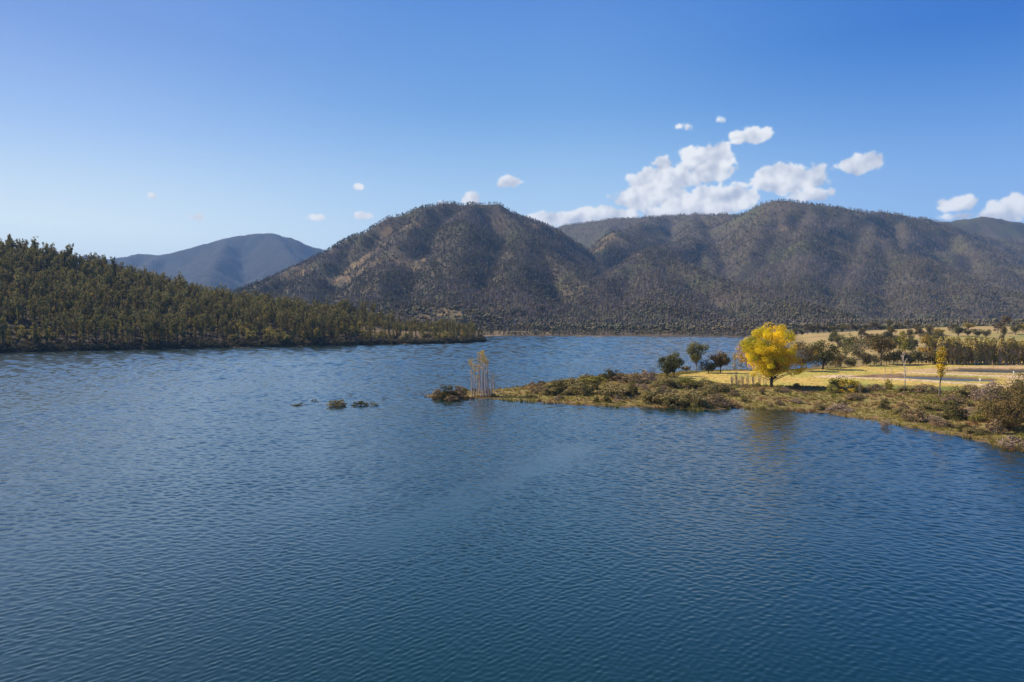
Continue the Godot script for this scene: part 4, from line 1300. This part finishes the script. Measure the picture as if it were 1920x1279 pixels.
	for q in [[58.34, -180.76, 3.11, 2.26, 9, "bare_sapling", "grey leafless sapling thicket beside the large yellow poplar", "leafless thicket by the yellow poplar"],
		[60.22, -182.17, 4.27, 2.28, 9, "bare_sapling", "grey leafless sapling thicket beside the large yellow poplar", "leafless thicket by the yellow poplar"],
		[61.32, -180.76, 3.67, 2.26, 8, "bare_sapling", "grey leafless sapling thicket beside the large yellow poplar", "leafless thicket by the yellow poplar"],
		[63.22, -182.17, 3.98, 1.99, 7, "bare_sapling", "grey leafless sapling thicket beside the large yellow poplar", "leafless thicket by the yellow poplar"],
		[64.29, -180.76, 4.24, 1.98, 7, "bare_sapling", "grey leafless sapling thicket beside the large yellow poplar", "leafless thicket by the yellow poplar"],
		[66.22, -182.17, 3.7, 1.71, 6, "bare_sapling", "grey leafless sapling thicket beside the large yellow poplar", "leafless thicket by the yellow poplar"],
		[67.12, -180.76, 3.95, 1.69, 6, "bare_sapling", "grey leafless sapling thicket beside the large yellow poplar", "leafless thicket by the yellow poplar"],
		[59.24, -176.67, 2.48, 2.76, 8, "bare_sapling", "grey leafless sapling thicket beside the large yellow poplar", "leafless thicket by the yellow poplar"],
		[100.31, -172.76, 12.96, 4.59, 1, "bare_birch", "tall leafless tree with a white trunk on the scrubby bank", ""],
		[94.21, -172.76, 7.56, 1.35, 1, "bare_sapling", "thin leafless whip standing over a yellow shrub on the bank", ""],
		[96.96, -174.05, 8.43, 1.22, 1, "bare_sapling", "taller thin leafless whip over the yellow shrub on the bank", ""],
		[38.9, -189.54, 4.44, 3.85, 7, "bare_shrub", "grey leafless shrub on the end of the spit's mound", ""],
		[103.78, -146.76, 3.44, 3.44, 9, "bare_shrub", "greyish leafless shrub beside the big rust coloured tree", ""],
		[83.35, -163.13, 2.8, 1.53, 5, "bare_shrub", "thin leafless stems beside the bright yellow shrub", ""]]:
		var o := thing(q[5], Vector3(q[0], ground_at(q[0], q[1]), q[1]), n * 1.3, q[6], "tree", q[7])
		part("branches", bare(360 + n, q[2], q[3], q[4], 10 if q[4] > 1 else 26, 0.05 if q[4] > 1 else (0.15 if q[3] > 3.0 else 0.06), [bark_grey, bark_pale][1 if q[4] == 1 else 0]), M.bark, o)
		n += 1
	# --- the belt of slim plantation trees behind the ponds
	var slim := []
	for s in 6:
		slim.append(grow(600 + s, 1.0, 0.30, 0.06, 2, 30, 14, 0.03, [Color(0.34, 0.24, 0.12), Color(0.32, 0.23, 0.11), Color(0.34, 0.26, 0.10), Color(0.38, 0.32, 0.085), Color(0.42, 0.37, 0.085)], Color(0.45, 0.35, 0.26), 0.017))
	rng.seed = 616
	for row in 3:
		for i in 34:
			var u := (i + rnd(-0.3, 0.3)) / 33.0
			var x := lerpf(168.41, 209.47, u) + row * 1.2
			var z := lerpf(-267.68, -267.68, u) - row * 5.5 + rnd(-1.2, 1.2)
			var tall := rnd(8.8, 11.3)
			var o := put_tree("plantation_tree", Vector2(x, z), slim[rng.randi() % 6], "slim brown and yellow green plantation tree in the belt behind the ponds", "tree", "plantation belt behind the ponds", rnd(0, TAU), Vector3(tall * 0.95, tall, tall * 0.95))
	# --- paddock trees on the pasture, and trees along the far paddock
	var oaks := []
	for s in 5:
		oaks.append(grow(640 + s, 1.0, 1.0, 0.12, 0, 30, 44, 0.04, [[Color(0.085, 0.085, 0.036), Color(0.12, 0.11, 0.042)], [Color(0.11, 0.10, 0.043), Color(0.155, 0.128, 0.05)], [Color(0.12, 0.095, 0.05), Color(0.17, 0.128, 0.062)], [Color(0.24, 0.2, 0.04), Color(0.34, 0.25, 0.04)], [Color(0.10, 0.10, 0.035), Color(0.15, 0.14, 0.04)]][s], bark_grey, 0.035))
	for q in [[307.91, -500, 7.81, 8.59, 0, "dark paddock tree on the pasture", "paddock trees on the pasture"],
		[316.9, -505, 6.71, 7.89, 1, "dark paddock tree on the pasture", "paddock trees on the pasture"],
		[349.15, -560, 7, 11.38, 3, "yellowish tree on the crest of the pasture", ""],
		[373.84, -580, 7.25, 9.06, 2, "brownish paddock tree on the pasture crest", "paddock trees on the pasture"],
		[356.43, -545, 10.22, 9.37, 0, "dark paddock tree on the pasture", "paddock trees on the pasture"],
		[360.76, -540, 7.59, 7.59, 0, "dark paddock tree on the pasture", "paddock trees on the pasture"],
		[401.23, -600, 7.03, 11.25, 3, "pale yellow tree behind the dark paddock trees", ""],
		[361.55, -530, 8.28, 7.45, 0, "dark paddock tree on the pasture", "paddock trees on the pasture"],
		[364.71, -525, 8.2, 7.38, 0, "dark paddock tree on the pasture", "paddock trees on the pasture"],
		[398.6, -560, 8.75, 8.75, 2, "brownish paddock tree on the pasture crest", "paddock trees on the pasture"],
		[338.71, -470, 11.75, 5.51, 1, "tall thin paddock tree on the lower pasture", ""],
		[451.42, -620, 10.66, 12.59, 2, "brownish paddock tree on the pasture crest", "paddock trees on the pasture"],
		[401.99, -545, 10.22, 9.37, 0, "dark paddock tree on the pasture", "paddock trees on the pasture"],
		[315.01, -430, 4.7, 6.05, 2, "low grey brown bush tree on the lower pasture", ""],
		[419.18, -560, 8.75, 9.62, 3, "yellowish tree beside the dark tree on the pasture edge", ""],
		[315.58, -420, 5.25, 5.91, 0, "dark low tree at the pasture's foot", ""],
		[286.87, -690, 8.09, 8.62, 1, "small tree in the line along the far paddock above the bay", "trees along the far paddock above the bay"],
		[292.8, -690, 6.47, 6.47, 4, "small tree in the line along the far paddock above the bay", "trees along the far paddock above the bay"],
		[298.73, -690, 9.16, 9.7, 2, "small tree in the line along the far paddock above the bay", "trees along the far paddock above the bay"],
		[304.13, -690, 7.01, 7.55, 0, "small tree in the line along the far paddock above the bay", "trees along the far paddock above the bay"],
		[308.98, -690, 9.7, 8.62, 1, "small tree in the line along the far paddock above the bay", "trees along the far paddock above the bay"],
		[315.45, -690, 7.55, 8.62, 2, "small tree in the line along the far paddock above the bay", "trees along the far paddock above the bay"],
		[321.38, -690, 8.62, 6.47, 4, "small tree in the line along the far paddock above the bay", "trees along the far paddock above the bay"],
		[326.77, -690, 6.47, 9.7, 1, "small tree in the line along the far paddock above the bay", "trees along the far paddock above the bay"],
		[334.32, -690, 9.7, 7.55, 4, "small tree in the line along the far paddock above the bay", "trees along the far paddock above the bay"],
		[341.83, -690, 8.09, 8.62, 2, "small tree in the line along the far paddock above the bay", "trees along the far paddock above the bay"],
		[348.29, -690, 8.09, 8.62, 0, "small tree in the line along the far paddock above the bay", "trees along the far paddock above the bay"],
		[356.91, -690, 6.47, 6.47, 1, "small tree in the line along the far paddock above the bay", "trees along the far paddock above the bay"],
		[365.53, -690, 9.16, 9.7, 2, "small tree in the line along the far paddock above the bay", "trees along the far paddock above the bay"],
		[373.07, -690, 7.01, 7.55, 4, "small tree in the line along the far paddock above the bay", "trees along the far paddock above the bay"],
		[381.69, -690, 9.7, 8.62, 1, "small tree in the line along the far paddock above the bay", "trees along the far paddock above the bay"],
		[390.31, -690, 7.55, 8.62, 4, "small tree in the line along the far paddock above the bay", "trees along the far paddock above the bay"],
		[398.93, -690, 8.62, 6.47, 2, "small tree in the line along the far paddock above the bay", "trees along the far paddock above the bay"],
		[408.62, -690, 6.47, 9.7, 0, "small tree in the line along the far paddock above the bay", "trees along the far paddock above the bay"],
		[245.71, -452.26, 6.09, 7.57, 1, "olive tree scattered between the bay and the pasture", "trees between the bay and the pasture"],
		[242.89, -464.92, 6.9, 8.53, 1, "olive tree scattered between the bay and the pasture", "trees between the bay and the pasture"],
		[292.56, -501.95, 9.19, 7.69, 1, "olive tree scattered between the bay and the pasture", "trees between the bay and the pasture"],
		[247.77, -422, 5.15, 5.62, 2, "brownish tree scattered between the bay and the pasture", "trees between the bay and the pasture"],
		[329.44, -538.74, 10.22, 8.03, 1, "olive tree scattered between the bay and the pasture", "trees between the bay and the pasture"],
		[244.67, -414.23, 5.65, 5.76, 2, "brownish tree scattered between the bay and the pasture", "trees between the bay and the pasture"],
		[313.86, -524.54, 10.63, 7.86, 2, "brownish tree scattered between the bay and the pasture", "trees between the bay and the pasture"],
		[212.39, -406.05, 8.11, 5.21, 0, "dark tree scattered between the bay and the pasture", "trees between the bay and the pasture"],
		[248.11, -468.84, 6.53, 8.02, 0, "dark tree scattered between the bay and the pasture", "trees between the bay and the pasture"],
		[325.26, -534.96, 6.88, 8.62, 0, "dark tree scattered between the bay and the pasture", "trees between the bay and the pasture"],
		[263.72, -428.43, 8.61, 5.71, 0, "dark tree scattered between the bay and the pasture", "trees between the bay and the pasture"],
		[291.11, -470.11, 7.88, 6.46, 3, "yellowish tree scattered between the bay and the pasture", "trees between the bay and the pasture"],
		[203.82, -426.9, 7.81, 5.72, 1, "olive tree scattered between the bay and the pasture", "trees between the bay and the pasture"],
		[311.92, -500.75, 6.12, 8, 0, "dark tree scattered between the bay and the pasture", "trees between the bay and the pasture"],
		[238.77, -420.9, 7.84, 6.77, 2, "brownish tree scattered between the bay and the pasture", "trees between the bay and the pasture"],
		[245.97, -521.61, 10.76, 7.29, 4, "green tree scattered between the bay and the pasture", "trees between the bay and the pasture"],
		[230.66, -406.02, 7.98, 6.4, 4, "green tree scattered between the bay and the pasture", "trees between the bay and the pasture"],
		[278.08, -496.28, 6.33, 8.94, 4, "green tree scattered between the bay and the pasture", "trees between the bay and the pasture"],
		[226.31, -429.4, 9, 6.91, 2, "brownish tree scattered between the bay and the pasture", "trees between the bay and the pasture"],
		[240.04, -511.91, 6, 6.76, 4, "green tree scattered between the bay and the pasture", "trees between the bay and the pasture"],
		[220.18, -437.75, 6.39, 6.25, 1, "olive tree scattered between the bay and the pasture", "trees between the bay and the pasture"],
		[225.25, -407.72, 7.76, 7.15, 4, "green tree scattered between the bay and the pasture", "trees between the bay and the pasture"],
		[274.12, -499.32, 8.5, 6.45, 2, "brownish tree scattered between the bay and the pasture", "trees between the bay and the pasture"],
		[237.39, -413.41, 6.82, 7.64, 4, "green tree scattered between the bay and the pasture", "trees between the bay and the pasture"],
		[234.75, -419.48, 5.59, 7.45, 2, "brownish tree scattered between the bay and the pasture", "trees between the bay and the pasture"],
		[207.29, -407.07, 5.77, 5.51, 1, "olive tree scattered between the bay and the pasture", "trees between the bay and the pasture"],
		[204.51, -420.76, 5.17, 5.81, 0, "dark tree scattered between the bay and the pasture", "trees between the bay and the pasture"],
		[257.8, -485.62, 6.99, 7.53, 4, "green tree scattered between the bay and the pasture", "trees between the bay and the pasture"],
		[273.87, -534.65, 9.75, 6.9, 2, "brownish tree scattered between the bay and the pasture", "trees between the bay and the pasture"],
		[269.86, -498.54, 8.59, 8.73, 4, "green tree scattered between the bay and the pasture", "trees between the bay and the pasture"],
		[252.84, -438.38, 6.57, 8.01, 3, "yellowish tree scattered between the bay and the pasture", "trees between the bay and the pasture"],
		[214.09, -417.97, 5.53, 7.29, 1, "olive tree scattered between the bay and the pasture", "trees between the bay and the pasture"],
		[261.12, -428.41, 6.85, 6.85, 3, "yellowish tree scattered between the bay and the pasture", "trees between the bay and the pasture"],
		[225.19, -424.23, 7.33, 6, 3, "yellowish tree scattered between the bay and the pasture", "trees between the bay and the pasture"],
		[234.27, -491.15, 8.26, 7.75, 4, "green tree scattered between the bay and the pasture", "trees between the bay and the pasture"],
		[292.99, -527.33, 10.52, 8.48, 1, "olive tree scattered between the bay and the pasture", "trees between the bay and the pasture"]]:
		put_tree("paddock_tree", Vector2(q[0], q[1]), oaks[q[4]], q[5], "tree", q[6], q[0], Vector3(q[3], q[2], q[3]))
	# --- small things: post markers at the ponds, paddock fence
	for q in [[132.5, -192.68, "small white capped post at the front edge of the nearer pond"], [161.53, -219.25, "small white capped post on the bank between the two ponds"]]:
		var o := thing("marker_post", Vector3(q[0], ground_at(q[0], q[1]), q[1]), 0.0, q[2], "post")
		var b := Bag.new()
		b.limb(Vector3(0, -0.2, 0), Vector3(0, 0.75, 0), 0.09, 0.09, 8, Color(0.75, 0.73, 0.68))
		part("post", b.mesh(), M.bark, o)
		b = Bag.new()
		b.limb(Vector3(0, 0.75, 0), Vector3(0, 1.05, 0), 0.26, 0.22, 8, Color(0.8, 0.78, 0.72))
		b.limb(Vector3(0, 1.05, 0), Vector3(0, 1.1, 0), 0.22, 0.01, 8, Color(0.8, 0.78, 0.72))
		part("cap", b.mesh(), M.bark, o)
	var fence := [251.82, -600, 286.98, -600]
	var f0 := Vector2(fence[0], fence[1])
	var f1 := Vector2(fence[2], fence[3])
	var o := thing("paddock_fence", Vector3(f0.x, ground_at(f0.x, f0.y), f0.y), 0.0, "low post and wire fence along the far paddock above the bay", "fence")
	var before := Vector3.ZERO
	for i in 22:
		var p := f0.lerp(f1, i / 21.0)
		var at := Vector3(p.x - f0.x, ground_at(p.x, p.y) - o.position.y, p.y - f0.y)
		var b := Bag.new()
		b.limb(at - Vector3(0, 0.3, 0), at + Vector3(0, 1.25, 0), 0.09, 0.08, 6, Color(0.14, 0.11, 0.09))
		part("post", b.mesh(), M.bark, o)
		if i > 0:
			b = Bag.new()
			for w in [0.45, 0.8, 1.15]:
				b.limb(before + Vector3(0, w, 0), at + Vector3(0, w, 0), 0.012, 0.012, 3, Color(0.2, 0.19, 0.18))
			part("wire", b.mesh(), M.bark, o)
		before = at

const PALETTES := {
	"dark": [Color(0.058, 0.067, 0.025), Color(0.087, 0.090, 0.029), Color(0.123, 0.116, 0.035)],
	"euc": [Color(0.112, 0.112, 0.042), Color(0.165, 0.158, 0.051), Color(0.225, 0.203, 0.060)],
	"bronze": [Color(0.109, 0.090, 0.038), Color(0.160, 0.120, 0.048), Color(0.217, 0.152, 0.055)],
	"grey": [Color(0.163, 0.144, 0.081), Color(0.200, 0.175, 0.094), Color(0.225, 0.194, 0.100)],
	"straw": [Color(0.36, 0.27, 0.09), Color(0.42, 0.31, 0.1), Color(0.48, 0.35, 0.1)],
	"limegold": [Color(0.18, 0.19, 0.04), Color(0.28, 0.26, 0.045), Color(0.44, 0.32, 0.04)],
	"orange": [Color(0.14, 0.13, 0.04), Color(0.26, 0.2, 0.05), Color(0.48, 0.27, 0.05)],
	"gold": [Color(0.22, 0.2, 0.035), Color(0.5, 0.35, 0.025), Color(0.62, 0.4, 0.02), Color(0.58, 0.38, 0.025)],
}

# ---------------------------------------------------------------- the scene
func _ready() -> void:
	var cam := Camera3D.new()
	cam.name = "camera"
	add_child(cam)
	cam.position = Vector3(0, EYE, 0)
	cam.rotation_degrees.x = -1.857
	cam.fov = 53.094
	cam.near = 0.5
	cam.far = 12000.0
	cam.current = true
	var sun_az := -68.0
	var sun_el := 41.0
	var sun := DirectionalLight3D.new()
	sun.name = "sun"
	add_child(sun)
	sun.rotation_degrees = Vector3(-sun_el, -sun_az - 180.0, 0)
	sun.light_energy = 1.6
	sun.light_color = Color(1.0, 0.925, 0.82)
	sun.light_angular_distance = 0.53
	sun.shadow_enabled = true
	var e := Environment.new()
	e.tonemap_mode = Environment.TONE_MAPPER_LINEAR
	e.tonemap_exposure = 1.65
	e.background_energy_multiplier = SKY_SCALE / 1.65
	e.background_mode = Environment.BG_SKY
	var sky := Sky.new()
	var pan := PanoramaSkyMaterial.new()
	pan.panorama = ImageTexture.create_from_image(sky_image(sun_az))
	sky.sky_material = pan
	e.sky = sky
	e.sdfgi_enabled = true
	e.ssao_enabled = true
	e.ssil_enabled = true
	e.fog_enabled = true
	e.fog_density = 0.000065
	e.fog_light_color = Color(0.3, 0.56, 1.0).linear_to_srgb()
	var we := WorldEnvironment.new()
	we.name = "environment"
	we.environment = e
	add_child(we)

	M.ground = mat("ground", Color(1, 1, 1), 1.0)
	var grain := NoiseTexture2D.new()
	grain.width = 512
	grain.height = 512
	grain.seamless = true
	grain.noise = noise(0.02, 5, 81)
	var ramp := Gradient.new()
	ramp.set_color(0, Color(0.86, 0.86, 0.86))
	ramp.set_color(1, Color(1.0, 1.0, 1.0))
	grain.color_ramp = ramp
	M.ground.albedo_texture = grain
	M.ground.uv1_triplanar = true
	M.ground.uv1_world_triplanar = true
	M.ground.uv1_scale = Vector3.ONE / 7.0
	M.leaf = mat("leaves", Color(1, 1, 1), 0.75, 0.5)
	M.leaf_gold = mat("autumn leaves", Color(1, 1, 1), 0.7, 0.8)
	M.leaf_dull = mat("dull leaves", Color(0.86, 0.82, 0.8), 0.8, 0.3)
	M.far_leaf = mat("far leaves", Color(1, 1, 1), 0.9, 0.2)
	M.bark = mat("bark", Color(1, 1, 1), 0.95)
	M.pond = mat("pond water", Color(0.06, 0.07, 0.05), 0.3)
	M.pond.vertex_color_use_as_albedo = false
	M.pond.metallic_specular = 0.4

	var floor_ := PlaneMesh.new()
	floor_.size = Vector2(20000, 20000)
	var bed := structure("lake_bed", floor_, M.bark)
	bed.position.y = -4.0
	var mud := StandardMaterial3D.new()
	mud.albedo_color = Color(0.10, 0.08, 0.055).linear_to_srgb()
	mud.roughness = 1.0
	bed.material_override = mud
	print("start ", Time.get_ticks_msec())
	make_lake()
	print("lake ", Time.get_ticks_msec())
	make_mountains()
	print("mountains ", Time.get_ticks_msec())
	make_headland()
	print("headland ", Time.get_ticks_msec())
	make_land()
	print("land ", Time.get_ticks_msec())
	make_right_side()
	print("objects ", Time.get_ticks_msec())
	make_tufts()
	make_mountain_forest()
	print("forest ", Time.get_ticks_msec())
